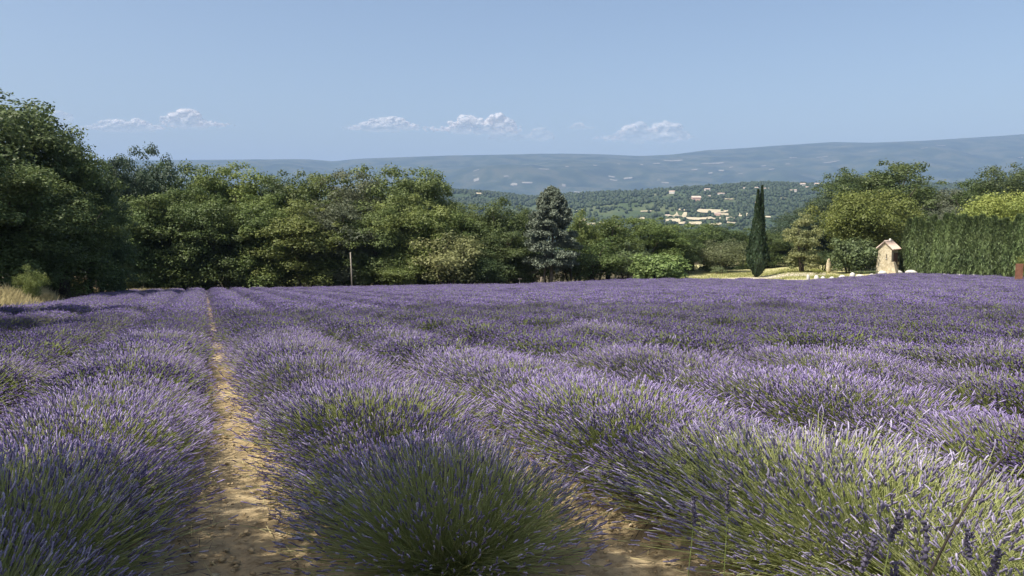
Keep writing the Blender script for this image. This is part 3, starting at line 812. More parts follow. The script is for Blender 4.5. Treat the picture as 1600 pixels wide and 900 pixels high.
def hut():
    Y = 90.5; k = Y / FPX; X = q_of(1386) * Y; zb = float(ground(X, Y)) - .25
    W, D = 1.55, 2.0
    eave = z_at(1372, 385.5, Y) - zb - .15; ridge = z_at(1385, 377.5, Y) - zb
    o = thing('stone_hut', 'small pale stone gabled hut with pinkish tiled roof beside the hedge', 'hut', (X, Y, zb), math.radians(-46))
    mb = MB(); w = W / 2; d = D / 2
    V = [(-w, -d, 0), (w, -d, 0), (w, d, 0), (-w, d, 0), (-w * .97, -d, eave), (w * .97, -d, eave), (w * .97, d, eave), (-w * .97, d, eave), (0, -d, ridge - .1), (0, d, ridge - .1)]
    mb.add(V, [(0, 1, 5, 8, 4), (1, 2, 6, 5), (2, 3, 7, 9, 6), (3, 0, 4, 7), (4, 8, 9, 7), (5, 6, 9, 8)])
    wall = obj('wall', mb.mesh('wall', M_STONE), o)
    # buttress at the right front corner
    bt = MB(); V = [(w - .05, -d - .02, 0), (w + .75, -d - .25, 0), (w + .75, -d + .8, 0), (w - .05, -d + .8, 0), (w - .05, -d + .05, 1.75), (w + .22, -d + .05, 1.7), (w + .22, -d + .7, 1.7), (w - .05, -d + .7, 1.75)]
    bt.add(V, [(0, 1, 5, 4), (1, 2, 6, 5), (2, 3, 7, 6), (3, 0, 4, 7), (4, 5, 6, 7)])
    obj('buttress', bt.mesh('buttress', M_STONE), o)
    bt = MB(); V = [(-w - .25, -d + .1, 0), (-w + .05, -d + .03, 0), (-w + .05, -d + .8, 0), (-w - .25, -d + .7, 0), (-w - .12, -d + .15, 2.3), (-w + .05, -d + .1, 2.4), (-w + .05, -d + .7, 2.4), (-w - .12, -d + .6, 2.3)]
    bt.add(V, [(0, 1, 5, 4), (1, 2, 6, 5), (2, 3, 7, 6), (3, 0, 4, 7), (4, 5, 6, 7)])
    obj('buttress', bt.mesh('buttress', M_STONE), o)
    # roof: two slopes, each a board carrying rows of barrel tiles
    sl = math.atan2(ridge - eave, w + .0); L = math.hypot(w + .28, (ridge - eave) * (w + .18) / w)
    for s in (-1, 1):
        Rm = Matrix.Rotation(s * sl, 3, 'Y')
        b = MB(); cx = s * (w + .18) / 2; cz = ridge - (ridge - eave) * .5 * (w + .18) / w
        b.box((cx, 0, cz + .02), (L, D + .36, .09), Rm)
        rf = obj('roof', b.mesh('roof', M_TILE), o)
        tm = None; nrow = 9
        for i in range(nrow):
            yy = -(D + .24) / 2 + (D + .24) * i / (nrow - 1)
            if tm is None:
                t = MB(); V = []; F = []
                for a in range(2):
                    for c in range(5):
                        an = PI * c / 4
                        V.append(((a - .5) * L * 1.01, -math.cos(an) * .125, math.sin(an) * .09 * (1 + .25 * (a == (1 if s > 0 else 0)))))
                for c in range(4): F.append((c, c + 1, 5 + c + 1, 5 + c))
                F += [(0, 1, 2, 3, 4), (9, 8, 7, 6, 5)]
                V = [Rm @ Vector(v) for v in V]; tm = t.add(V, F).mesh('roof_tile', M_TILE, True)
            ob = obj('roof_tile', tm, rf, (cx + s * math.sin(sl) * .065 * 0, yy, cz + .075 + .012 * math.sin(i * 2.1)))
    f = MB(); f.tube([(0, -d - .19, ridge + .06), (0, d + .19, ridge + .06)], [.13, .13], 8)
    obj('ridge_tile', f.mesh('ridge_tile', M_TILE, True), o)
    c = MB().tube([(.12, .1, ridge), (.12, .1, ridge + .22), (.12, .1, ridge + .36)], [.13, .15, .07], 7)
    obj('finial', c.mesh('finial', M_WHITE, True), o)
    # shaded wooden door in the right-hand wall and a slit in the gable
    b = MB().box((w + .025, .15, 1.5), (.09, 1.1, 2.5)); dr = obj('door', b.mesh('door', M_DOOR), o)
    for i in range(5): obj('plank', MB().box((w + .08, -.27 + .21 * i, 1.5), (.03, .19, 2.42)).mesh('plank', M_DOOR), dr)
    b = MB().box((.2, -d + .02, 2.35), (.10, .09, .5)); wi = obj('window', b.mesh('window', M_VOID), o)
    obj('sill', MB().box((.2, -d - .03, 2.06), (.2, .12, .06)).mesh('sill', M_WHITE), wi)
    return X, Y
hut()

def rock_mesh(seed, d, sub=2, amp=.25, name='stone', mat=None):
    import bmesh
    bm = bmesh.new(); bmesh.ops.create_icosphere(bm, subdivisions=sub, radius=.5)
    for v in bm.verts:
        n = v.co.normalized()
        f = 1 + amp * float(fbm(n.x * 2.2 + seed * 3.1 + n.z, n.y * 2.2 - seed * 1.7 + n.z * 1.3, 3, seed))
        v.co = Vector((n.x * d[0], n.y * d[1], n.z * d[2])) * .5 * f
    me = bpy.data.meshes.new(name); bm.to_mesh(me); bm.free(); me.materials.append(mat or M_WHITE)
    me.polygons.foreach_set('use_smooth', np.ones(len(me.polygons), bool))
    return me

GS = 'white stones lining the field edge by the hut'
STONES = [(1263, 434, 5, 4, 'small white stone at the left end of the stone row, near the ball shrub'), (1276, 434.5, 8, 5, 'white stone below the ball shrub'),
    (1286, 435, 8, 5.5, 'white stone under the standing stone'), (1300, 435.5, 9, 5, 'white stone right of the one under the standing stone'), (1316, 433, 11, 6, 'broad white stone in front of the dark laurel shrub'),
    (1332, 430.5, 10, 9, 'tall upright white stone in front of the laurel shrub'), (1344, 434, 12, 4.5, 'flat white stone below the herb clump left of the hut'), (1362, 432.5, 7, 4, 'small white stone at the left corner of the hut'),
    (1379, 429.5, 13, 7, 'large white stone before the hut gable'), (1404, 430, 12, 6, 'white stone at the foot of the hut buttress'), (1425, 428, 23, 7, 'largest flat white boulder, between the hut and hedge'),
    (1444, 431, 8, 3.5, 'small white stone right after the largest boulder'), (1459, 432, 12, 3, 'flat white stone under the left part of the hedge'), (1478, 432.5, 14, 3, 'long flat white stone under the hedge, second from the boulder side'),
    (1500, 434, 11, 3, 'flat white stone under the middle of the hedge'), (1521, 435.5, 10, 3, 'low white stone under the hedge right of its middle'), (1541, 436, 8, 2.5, 'last low white stone towards the rusty panel')]
for i, (px, py, w, h, lab) in enumerate(STONES):
    d = float(edge_depth(q_of(px))) + 1.6; k = d / FPX; X = q_of(px) * d; zg = float(ground(X, d))
    zc = z_at(px, py, d)
    hh = max((zc - zg) * 2, h * k)
    o = obj('stone', rock_mesh(i + 3, (w * k, w * k * .8, hh + .1)), None, (X, d, zg + hh * .42))
    o.rotation_euler = (0, 0, i * 1.3 % .6)
    tag(o, lab, 'stone', GS)
d = 93.0; k = d / FPX; X = q_of(1294) * d; zg = float(ground(X, d)); zt = z_at(1294, 404, d)
o = obj('standing_stone', rock_mesh(40, (7.5 * k, 6 * k, (zt - zg) * 1.1), 3, .18, 'standing_stone', M_STONE), None, (X, d, zg + (zt - zg) * .47)); tag(o, 'grey upright standing stone between ball shrub and laurel', 'stone')

def panel():
    d = 67.0; k = d / FPX; X = q_of(1592) * d; zg = float(ground(X, d)) ; zt = z_at(1592, 411, d)
    o = thing('rusty_panel', 'rust-brown metal panel standing at the right edge of the field', 'panel', (X, d, zg), -.15)
    h = zt - zg
    obj('sheet', MB().box((0, 0, h / 2 - .05), (9.5 * k, .05, h)).mesh('sheet', M_RUST), o)
    for s in (-1, 1): obj('post', MB().box((s * 5.0 * k, 0, h / 2 - .08), (.04, .07, h + .05)).mesh('post', M_RUST), o)
panel()
def pole():
    d = 84.0; k = d / FPX; X = q_of(549) * d; zg = float(ground(X, d)); h = z_at(548, 394, d) - zg
    o = obj('wooden_pole', MB().tube([(.06, 0, -.2), (.02, 0, h * .5), (-.06, 0, h)], [.085, .075, .06], 8).mesh('wooden_pole', M_WOODGREY, True), None, (X, d, zg)); tag(o, 'thin pale wooden pole standing at the edge of the wood', 'pole')
    d = 88.5; k = d / FPX; X = q_of(812) * d; zg = float(ground(X, d)); h = z_at(812, 435.5, d) - zg
    o = thing('bird_table', 'small pale T-shaped post at the wood edge left of the fir', 'post', (X, d, zg))
    obj('post', MB().box((0, 0, h / 2 - .1), (.09, .09, h + .1)).mesh('post', M_WOODGREY), o); obj('top_board', MB().box((0, 0, h), (.42, .3, .09)).mesh('top_board', M_WOODGREY), o)
    d = 87.5; X = q_of(845) * d; zg = float(ground(X, d)); h = z_at(845, 432, d) - zg
    o = obj('tree_stump', MB().tube([(0, 0, -.2), (.02, 0, h * .4), (.1, 0, h)], [.2, .16, .13], 9).mesh('tree_stump', M_BARK_PALE, True), None, (X, d, zg)); tag(o, 'pale broken stump at the left foot of the silvery fir', 'stump')
pole()

# ------------------------------------------------------------------ far houses
M_PLASTER = rough_mat('pale_plaster', [(0.3, (0.62, 0.57, 0.48)), (0.7, (0.74, 0.70, 0.62))], 0.4, 0.9)
M_PINK = rough_mat('pink_plaster', [(0.3, (0.58, 0.37, 0.28)), (0.7, (0.68, 0.46, 0.36))], 0.4, 0.9)
HG = 'far houses scattered over the wooded hill'
HOUSES = [(1050, 300, 8, 5, 0, 'pale gabled house on the hill left of the pink house'), (1088, 310, 13, 9, 1, 'large pink house in the middle of the wooded hill'), (1099, 307, 5, 3, 0, 'small pale house touching the right side of the pink house'),
    (1108, 307, 5, 4, 0, 'small pale house a little right of the pink house'), (1105, 296, 8, 4, 0, 'pale house on the hill crest above the pink house'), (1127, 303, 9, 4, 0, 'pale house on the slope between the pink house and cypress'),
    (1164, 294, 5, 3, 0, 'small pale house just left of the cypress tip'), (1182, 294, 5, 4, 0, 'pale house seen directly behind the cypress tip'), (1197, 295, 8, 4, 0, 'pale house just right of the cypress tip'), (1240, 298, 9, 4, 0, 'pale house on the slope right of the cypress'),
    (1254, 288, 7, 5, 0, 'pale house on the right crest of the wooded hill'), (1262, 293, 6, 4, 0, 'pale house just below the right hill crest'), (1276, 288, 6, 5, 0, 'pale house on the hill crest nearest the garden oaks'), (1212, 360, 8, 4, 0, 'pale valley house seen between cypress and garden trees'),
    (1122, 334, 9, 5, 1, 'tan farmhouse among the pale valley fields'), (1141, 341, 6, 4, 0, 'small pale farm building at the right of the valley fields'), (1044, 337, 7, 5, 0, 'pale farm building at the left of the valley fields'), (829, 308, 8, 3, 0, 'pale house at the foot of the mountain above the fir'), (1072, 348, 6, 4, 0, 'pale barn below the valley fields')]
for i, (px, py, w, h, pk, lab) in enumerate(HOUSES):
    t = HILL.find(px, py + h * .5); X, Y, Z = [float(v) for v in HILL.at(px, t)]; k = Y / FPX
    W, Hh = w * k, h * k * .95; D = W * .8
    o = thing('far_house', lab, 'house', (X, Y, Z - .5), ((i * 37) % 11 - 5) * .06, HG)
    obj('wall', MB().box((0, 0, Hh * .36), (W, D, Hh * .72)).mesh('wall', M_PINK if pk else M_PLASTER), o)
    r = MB(); a, b2 = W * .54, D * .56; z0 = Hh * .70; z1 = Hh
    r.add([(-a, -b2, z0), (a, -b2, z0), (a, b2, z0), (-a, b2, z0), (-a, 0, z1), (a, 0, z1)], [(0, 1, 5, 4), (2, 3, 4, 5), (0, 4, 3), (1, 2, 5), (0, 3, 2, 1)])
    obj('roof', r.mesh('roof', M_TILE), o)

# ------------------------------------------------------------------ lavender
def lav_mat(name, stops, transl, world_patch=0.0):
    m, n, l, p = new_mat(name)
    at = n.new('ShaderNodeAttribute'); at.attribute_name = 'tint'
    r = ramp(n, l, at.outputs['Fac'], stops)
    oi = n.new('ShaderNodeObjectInfo')
    g = n.new('ShaderNodeNewGeometry')
    t = noise_node(n, l, 0.22, 3, 0.6, 'World')
    a = n.new('ShaderNodeMath'); a.operation = 'MULTIPLY_ADD'; l.new(oi.outputs['Random'], a.inputs[0]); a.inputs[1].default_value = .22; a.inputs[2].default_value = .62
    b = n.new('ShaderNodeMath'); b.operation = 'MULTIPLY_ADD'; l.new(t.outputs['Fac'], b.inputs[0]); b.inputs[1].default_value = .55; l.new(a.outputs[0], b.inputs[2])
    h = n.new('ShaderNodeHueSaturation'); l.new(r.outputs[0], h.inputs['Color']); l.new(b.outputs[0], h.inputs['Value'])
    l.new(h.outputs[0], p.inputs['Base Color']); p.inputs['Roughness'].default_value = .7; p.inputs['Specular IOR Level'].default_value = .25
    tr = n.new('ShaderNodeBsdfTranslucent'); l.new(h.outputs[0], tr.inputs['Color'])
    mx = n.new('ShaderNodeMixShader'); mx.inputs[0].default_value = transl
    l.new(p.outputs[0], mx.inputs[1]); l.new(tr.outputs[0], mx.inputs[2]); l.new(mx.outputs[0], n['Material Output'].inputs['Surface'])
    return m
M_SPIKE = lav_mat('lavender_flower', [(0.0, (0.085, 0.064, 0.155)), (0.35, (0.155, 0.115, 0.285)), (0.7, (0.225, 0.17, 0.375)), (1.0, (0.38, 0.315, 0.53))], .18)
M_SPIKE_NEAR = lav_mat('lavender_flower_near', [(0.0, (0.095, 0.073, 0.145)), (0.35, (0.195, 0.148, 0.31)), (0.7, (0.315, 0.25, 0.45)), (1.0, (0.52, 0.455, 0.64))], .2)
M_STEM = lav_mat('lavender_stem', [(0.0, (0.15, 0.19, 0.05)), (0.5, (0.31, 0.36, 0.11)), (1.0, (0.46, 0.48, 0.22))], .3)

M_STEM_PALE = lav_mat('lavender_stem_pale', [(0.0, (0.26, 0.31, 0.09)), (0.5, (0.48, 0.53, 0.19)), (1.0, (0.62, 0.63, 0.33))], .40)
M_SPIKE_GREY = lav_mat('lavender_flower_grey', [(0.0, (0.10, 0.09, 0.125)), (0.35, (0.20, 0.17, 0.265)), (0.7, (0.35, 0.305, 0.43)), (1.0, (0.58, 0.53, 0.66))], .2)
def lavender_mesh(seed, n, nleaf, lod, bloom=1.0, spread=72):
    """stems and leaves in one mesh, flower spikes in another"""
    r = np.random.default_rng(seed)
    a = r.uniform(0, 2 * PI, n)
    th = np.arccos(1 - r.uniform(0.0, 1, n) ** 1.0 * (1 - math.cos(math.radians(spread))))
    th = np.clip(th + r.normal(size=n) * .06, 0, 1.45)
    d = np.stack([np.sin(th) * np.cos(a), np.sin(th) * np.sin(a), np.cos(th)], -1)
    L = (.60 + .10 * np.sin(th)) * r.uniform(.80, 1.08, n) * (1 + .10 * np.sin(a * 3 + seed) * np.sin(th))
    L = L * np.where(r.uniform(0, 1, n) < .05, r.uniform(1.08, 1.28, n), 1.0)      # a few stems stand proud
    rb = .20 * np.sqrt(r.uniform(0, 1, n))
    root = np.stack([rb * np.cos(a + r.normal(size=n) * .6), rb * np.sin(a + r.normal(size=n) * .6), np.full(n, .02)], -1)
    up = np.array([0, 0, 1.0])
    bow = r.uniform(.0, .22, n)
    def P(t):
        return root + d * (L * t)[:, None] + up[None] * (bow * np.sin(t * PI) * L * .45)[:, None] + up[None] * (.06 * t * t)[:, None]
    segs = [0.0, .34, .68, 1.0] if lod == 0 else ([.3, 1.0] if lod == 1 else [.45, 1.0])
    segt = [P(np.full(n, s)) for s in segs]
    nrm = lambda v: v / np.maximum(np.linalg.norm(v, axis=1, keepdims=True), 1e-6)
    tdir = nrm(nrm(segt[-1] - P(np.full(n, .9)) + up[None] * .012) + r.normal(size=(n, 3)) * .14)
    s1 = nrm(np.cross(tdir, r.normal(size=(n, 3)))); s2 = np.cross(tdir, s1)
    sw = [.0022, .0021, .0018, .0015] if lod == 0 else [.0042, .0034]
    if lod == 2: sw = [.007, .006]
    k = 3; rings = []
    for w_, c in zip(sw if lod == 0 else sw, segt):
        for j in range(k):
            an = 2 * PI * j / k
            rings.append(c + (s1 * math.cos(an) + s2 * math.sin(an)) * w_)
    V = np.stack(rings, 1); m = V.shape[1]; F = []
    for s in range(len(segs) - 1):
        for j in range(k): F.append([s * k + j, s * k + (j + 1) % k, (s + 1) * k + (j + 1) % k, (s + 1) * k + j])
    F = (np.arange(n)[:, None, None] * m + np.array(F)[None]).reshape(-1, 4)
    st = np.repeat(r.uniform(.25, 1, n) * (1 if lod == 0 else .55), m)
    # leaves: narrow blades in the lower half
    la = r.uniform(0, 2 * PI, nleaf); lt = np.arccos(1 - r.uniform(0, 1, nleaf) * .93)
    ld = np.stack([np.sin(lt) * np.cos(la), np.sin(lt) * np.sin(la), np.cos(lt)], -1)
    lc = ld * (r.uniform(.12, .47, nleaf) * (1 if lod == 0 else 1))[:, None] * np.array([1.05, 1.05, .85]) + np.array([0, 0, .05])
    lt_ = nrm(ld + r.normal(size=(nleaf, 3)) * .45 + up * .35); lb = nrm(np.cross(lt_, r.normal(size=(nleaf, 3))))
    ll = r.uniform(.035, .085, nleaf) * (1 if lod == 0 else 1.6); lw = (.0038 if lod == 0 else .010) * r.uniform(.7, 1.3, nleaf)
    LV = np.stack([lc - lt_ * ll[:, None] * .5, lc + lb * lw[:, None], lc + lt_ * ll[:, None] * .6, lc - lb * lw[:, None]], 1).reshape(-1, 3)
    LF = np.arange(nleaf * 4).reshape(-1, 4) + len(V) * m
    fol = mesh_np('foliage', np.concatenate([V.reshape(-1, 3), LV]), [F, LF], [M_STEM if bloom == 1 else M_STEM_PALE], None, False, {'tint': np.concatenate([st, np.repeat(r.uniform(0, .75, nleaf), 4)])})
    # spikes
    sl = r.uniform(.034, .066, n) * (1 if lod == 0 else 1.05)
    if lod == 0:
        prof = [(0, .0016), (.10, .0044), (.24, .0032), (.38, .0054), (.52, .0038), (.66, .0053), (.80, .0040), (.92, .0035), (1, .0010)]; kk = 4; g = 1.0
    elif lod == 1:
        prof = [(0, .0025), (.3, .0062), (.7, .0062), (1, .0012)]; kk = 3; g = 1.12
    else:
        prof = [(0, .004), (.45, .0125), (1, .003)]; kk = 3; g = 1.3
    tip = segt[-1]; cur = nrm(r.normal(size=(n, 3))) * .006; rings = []
    wv = r.uniform(.7, 1.15, n) * g
    for (t, w_) in prof:
        for j in range(kk):
            an = 2 * PI * j / kk + t * 3.0
            rings.append(tip + tdir * (sl * t)[:, None] + cur * (t * t) + (s1 * math.cos(an) + s2 * math.sin(an)) * (w_ * wv)[:, None])
    V = np.stack(rings, 1); m = V.shape[1]; F = []
    for s in range(len(prof) - 1):
        for j in range(kk): F.append([s * kk + j, s * kk + (j + 1) % kk, (s + 1) * kk + (j + 1) % kk, (s + 1) * kk + j])
    F = (np.arange(n)[:, None, None] * m + np.array(F)[None]).reshape(-1, 4)
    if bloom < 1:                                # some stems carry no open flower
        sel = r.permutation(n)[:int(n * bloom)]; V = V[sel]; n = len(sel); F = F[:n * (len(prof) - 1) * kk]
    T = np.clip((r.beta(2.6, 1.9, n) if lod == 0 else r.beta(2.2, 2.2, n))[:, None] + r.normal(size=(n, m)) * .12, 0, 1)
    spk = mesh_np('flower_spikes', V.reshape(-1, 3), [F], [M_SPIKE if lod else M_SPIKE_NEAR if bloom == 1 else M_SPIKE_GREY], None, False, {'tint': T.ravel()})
    return fol, spk

LAV_HI = [lavender_mesh(500 + i, 2500, 1300, 0) for i in range(4)]
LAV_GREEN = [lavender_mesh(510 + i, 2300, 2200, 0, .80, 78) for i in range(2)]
LAV_MID = [lavender_mesh(520 + i, 2500, 300, 1) for i in range(3)]
LAV_LOW = [lavender_mesh(540 + i, 1900, 100, 2) for i in range(3)]

def plant_spots():
    r = random.Random(77); out = []
    for k in range(-6, 42):
        vc = GAP0 + ROW * (k + .5)
        u = -6.0 + r.uniform(0, .5); ph = r.uniform(-.13, .13)
        while u < 130:
            u += .74 * r.uniform(.86, 1.14)
            v = vc + r.uniform(-.06, .06) + (.11 if k >= 0 else -.105)
            if k in (0, -1) and u < 6.2: v += (-.02 if k == 0 else -.04) * min(1, (6.2 - u) / 1.5)
            x, y = u * RD[0] + v * RV[0], u * RD[1] + v * RV[1]
            if not bool(in_field(np.array(x), np.array(y))) or y < 1.2: continue
            if k == 0 and u < 3.2: continue
            q = x / y
            if abs(q) > .86 and math.hypot(x, y) > 6: continue
            if abs(q) > 1.3: continue
            if y < 2.5: continue
            wave = math.cos(2 * PI * ((y - 4.0) / 2.5 + ph) + .8 * math.sin(u * .31 + k * .25) * min(1, y / 12))
            s = (1 + (.13 if y < 7.4 else .075) * wave + .07 * float(vnoise(u / 3.1, v * 2.1, 4))) * r.uniform(.93, 1.07)
            out.append((math.hypot(x, y), k, u, x, y, s, r.uniform(0, 2 * PI), wave))
    out.sort()
    return out
SPOTS = plant_spots()
ORD = ['nearest', 'second', 'third', 'fourth', 'fifth', 'sixth', 'seventh', 'eighth', 'ninth', 'tenth', 'eleventh', 'twelfth', 'thirteenth', 'fourteenth', 'fifteenth', 'sixteenth', 'seventeenth', 'eighteenth', 'nineteenth', 'twentieth']
for a in ('twenty', 'thirty', 'forty', 'fifty'):
    for b_ in ('first', 'second', 'third', 'fourth', 'fifth', 'sixth', 'seventh', 'eighth', 'ninth', None):
        ORD.append(a + '-' + b_ if b_ else {'twenty': 'thirtieth', 'thirty': 'fortieth', 'forty': 'fiftieth', 'fifty': 'sixtieth'}[a])
RNAME = ['first', 'second', 'third', 'fourth', 'fifth', 'sixth', 'seventh', 'eighth', 'ninth', 'tenth', 'eleventh', 'twelfth', 'thirteenth', 'fourteenth', 'fifteenth']
def visible(s):
    x, y = s[3], s[4]
    z = float(ground(x, y))
    f = y * CP - (z + .6 - HC) * SP
    if f < .5: return False
    return abs(x) - .6 < f * (800 / FPX) and (450 - FPX * ((z + .75 - HC) * CP + y * SP) / f) < 905
near, rest, cnt = [], [], {}
for s in SPOTS:
    if len(near) < 300 and visible(s): near.append(s)
    else: rest.append(s)
for i, (d, k, u, x, y, s, rz, wave) in enumerate(near):
    cnt[k] = cnt.get(k, -1) + 1
    row = (RNAME[k] + ' row right of' if k >= 0 else RNAME[-k - 1] + ' row left of') + ' the earth path'
    if cnt[k] == 0: lab = 'lavender bush nearest the camera in the ' + row
    else: lab = ORD[cnt[k]] + ' blooming lavender bush from the camera in the ' + row
    wd = 1.13 if k < 1 else 1.27
    if k in (0, -1): wd *= .84 + .18 * float(smooth(3.9, 5.4, u))        # smaller plants end the rows: the path opens there
    o = thing('lavender_bush', lab, 'lavender bush', (x, y, float(ground(x, y)) + .02), rz, 'lavender bushes in the near rows')
    o.scale = (wd * (1 + (s - 1) * .4), wd * (1 + (s - 1) * .4), .78 * s)
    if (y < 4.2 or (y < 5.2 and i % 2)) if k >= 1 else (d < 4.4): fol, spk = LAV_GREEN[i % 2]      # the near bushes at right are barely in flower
    elif d < 9 + (i * 13 % 17) * .4: fol, spk = LAV_HI[i % 4]
    else: fol, spk = LAV_MID[i % 3]
    f = obj('foliage', fol, o, kind='stuff'); p = obj('flower_spikes', spk, o, kind='stuff')

def lavender_field():
    """every bush beyond the nearest three hundred, planted on the same rows"""
    P = np.array([(s[3], s[4], float(ground(s[3], s[4])) + .02) for s in rest])
    me = bpy.data.meshes.new('lavender_field'); me.vertices.add(len(P)); me.vertices.foreach_set('co', P.astype(np.float32).ravel())
    a = me.attributes.new('turn', 'FLOAT', 'POINT'); a.data.foreach_set('value', np.array([s[6] for s in rest], np.float32))
    a = me.attributes.new('size', 'FLOAT_VECTOR', 'POINT'); a.data.foreach_set('vector', np.array([((1.13 if s[1] < 5 else 1.24) * (1 + (s[5] - 1) * .4), (1.13 if s[1] < 5 else 1.24) * (1 + (s[5] - 1) * .4), .77 * s[5]) for s in rest], np.float32).ravel())
    a = me.attributes.new('kind', 'INT', 'POINT'); a.data.foreach_set('value', np.array([(i % 3) + (0 if s[0] < 26 else 3) for i, s in enumerate(rest)], np.int32))
    o = obj('lavender_field', me, kind='stuff')
    tag(o, 'purple lavender in bloom filling the field in long rows as far as the trees', 'lavender')
    ng = bpy.data.node_groups.new('lavender_rows', 'GeometryNodeTree')
    ng.interface.new_socket('Geometry', in_out='INPUT', socket_type='NodeSocketGeometry')
    ng.interface.new_socket('Geometry', in_out='OUTPUT', socket_type='NodeSocketGeometry')
    N, Lk = ng.nodes, ng.links
    gi = N.new('NodeGroupInput'); go = N.new('NodeGroupOutput')
    idn = N.new('GeometryNodeInputNamedAttribute'); idn.data_type = 'INT'; idn.inputs[0].default_value = 'kind'
    trn = N.new('GeometryNodeInputNamedAttribute'); trn.data_type = 'FLOAT'; trn.inputs[0].default_value = 'turn'
    siz = N.new('GeometryNodeInputNamedAttribute'); siz.data_type = 'FLOAT_VECTOR'; siz.inputs[0].default_value = 'size'
    cx = N.new('ShaderNodeCombineXYZ'); Lk.new(trn.outputs[0], cx.inputs[2])
    cur = gi.outputs[0]; join = N.new('GeometryNodeJoinGeometry')
    for vi, (fol, spk) in enumerate(LAV_MID + LAV_LOW):
        cmp_ = N.new('FunctionNodeCompare'); cmp_.data_type = 'INT'; cmp_.operation = 'EQUAL'
        Lk.new(idn.outputs[0], cmp_.inputs[2]); cmp_.inputs[3].default_value = vi
        src = N.new('GeometryNodeJoinGeometry')
        for me2 in (fol, spk):
            ob = bpy.data.objects.new(me2.name + '_source', me2)
            oi = N.new('GeometryNodeObjectInfo'); oi.inputs['Object'].default_value = ob
            Lk.new(oi.outputs['Geometry'], src.inputs[0])
        ip = N.new('GeometryNodeInstanceOnPoints')
        Lk.new(gi.outputs[0], ip.inputs['Points']); Lk.new(cmp_.outputs[0], ip.inputs['Selection']); Lk.new(src.outputs[0], ip.inputs['Instance'])
        Lk.new(cx.outputs[0], ip.inputs['Rotation']); Lk.new(siz.outputs[0], ip.inputs['Scale'])
        Lk.new(ip.outputs[0], join.inputs[0])
    Lk.new(join.outputs[0], go.inputs[0])
    md = o.modifiers.new('rows', 'NODES'); md.node_group = ng
lavender_field()
print('lavender', len(near), len(rest))

# ------------------------------------------------------------------ soil clods and litter on the earth path
def clods():
    r = np.random.default_rng(31); N = 6500
    ico = np.array([(0, 0, 1), (.9, 0, .3), (.28, .85, .35), (-.72, .53, .3), (-.72, -.53, .35), (.28, -.85, .3), (.4, .6, -.4), (-.6, 0, -.4), (.4, -.6, -.4)])
    fi = np.array([(0, 1, 2), (0, 2, 3), (0, 3, 4), (0, 4, 5), (0, 5, 1), (1, 6, 2), (2, 6, 3), (3, 6, 7), (3, 7, 4), (4, 7, 8), (4, 8, 5), (5, 8, 1), (1, 8, 6), (6, 8, 7)])
    g = r.choice([0, 0, 0, 0, 1, 1, 2], N); u = 2.2 + 24 * r.uniform(0, 1, N) ** 1.7
    v = GAP0 + ROW * g + np.where(r.uniform(0, 1, N) < .35, r.normal(size=N) * .14, np.sign(r.normal(size=N)) * (.24 + np.abs(r.normal(size=N)) * .12))
    x = u * RD[0] + v * RV[0]; y = u * RD[1] + v * RV[1]; z = ground(x, y)
    s = .004 + .022 * r.uniform(0, 1, N) ** 4
    V = ico[None] * r.uniform(.7, 1.3, (N, 9, 1)) * np.stack([s * r.uniform(.8, 1.6, N), s * r.uniform(.8, 1.4, N), s * .5], -1)[:, None, :]
    a = r.uniform(0, 6.28, N); ca, sa = np.cos(a)[:, None], np.sin(a)[:, None]
    V = np.stack([V[..., 0] * ca - V[..., 1] * sa, V[..., 0] * sa + V[..., 1] * ca, V[..., 2]], -1) + np.stack([x, y, z + .02 + s * .2], -1)[:, None, :]
    F = (fi[None] + (np.arange(N) * 9)[:, None, None]).reshape(-1, 3)
    o = obj('soil_clods', mesh_np('soil_clods', V.reshape(-1, 3), [F], [M_CLOD]), kind='stuff'); tag(o, 'clods and small stones lying on the bare earth path', 'soil')
    # fallen stalks
    N = 3200; g = r.choice([0, 0, 0, 1, 1, 2], N); u = 2.2 + 16 * r.uniform(0, 1, N) ** 1.4; v = GAP0 + ROW * g + np.where(r.uniform(0, 1, N) < .5, -1, 1) * (.12 + np.abs(r.normal(size=N)) * .22)
    x = u * RD[0] + v * RV[0]; y = u * RD[1] + v * RV[1]; z = ground(x, y) + .035 + r.uniform(0, .03, N)
    a = r.uniform(0, 6.28, N); L = r.uniform(.03, .14, N); t = np.stack([np.cos(a), np.sin(a), r.normal(size=N) * .2], -1) * L[:, None]; b = np.stack([-np.sin(a), np.cos(a), 0 * a], -1) * .0028
    c = np.stack([x, y, z], -1); V = np.stack([c - t, c + b, c + t, c - b + np.array([0, 0, .004])], 1)
    dk = r.uniform(0, 1, N) < .45
    o = obj('fallen_stalks', mesh_np('fallen_stalks', V.reshape(-1, 3), [np.arange(N * 4).reshape(-1, 4)], [M_STRAW, M_LITTER], dk.astype(int)), kind='stuff'); tag(o, 'dry fallen stalks littering the edges of the earth path', 'straw')
M_CLOD = rough_mat('clod', [(0.3, (0.30, 0.21, 0.11)), (0.55, (0.46, 0.35, 0.19)), (0.75, (0.62, 0.54, 0.40))], 2.4, 0.95, 0.4, 60)
M_LITTER = rough_mat('dried_flowers', [(0.3, (0.07, 0.055, 0.05)), (0.7, (0.15, 0.12, 0.11))], 9, 0.95)
clods()

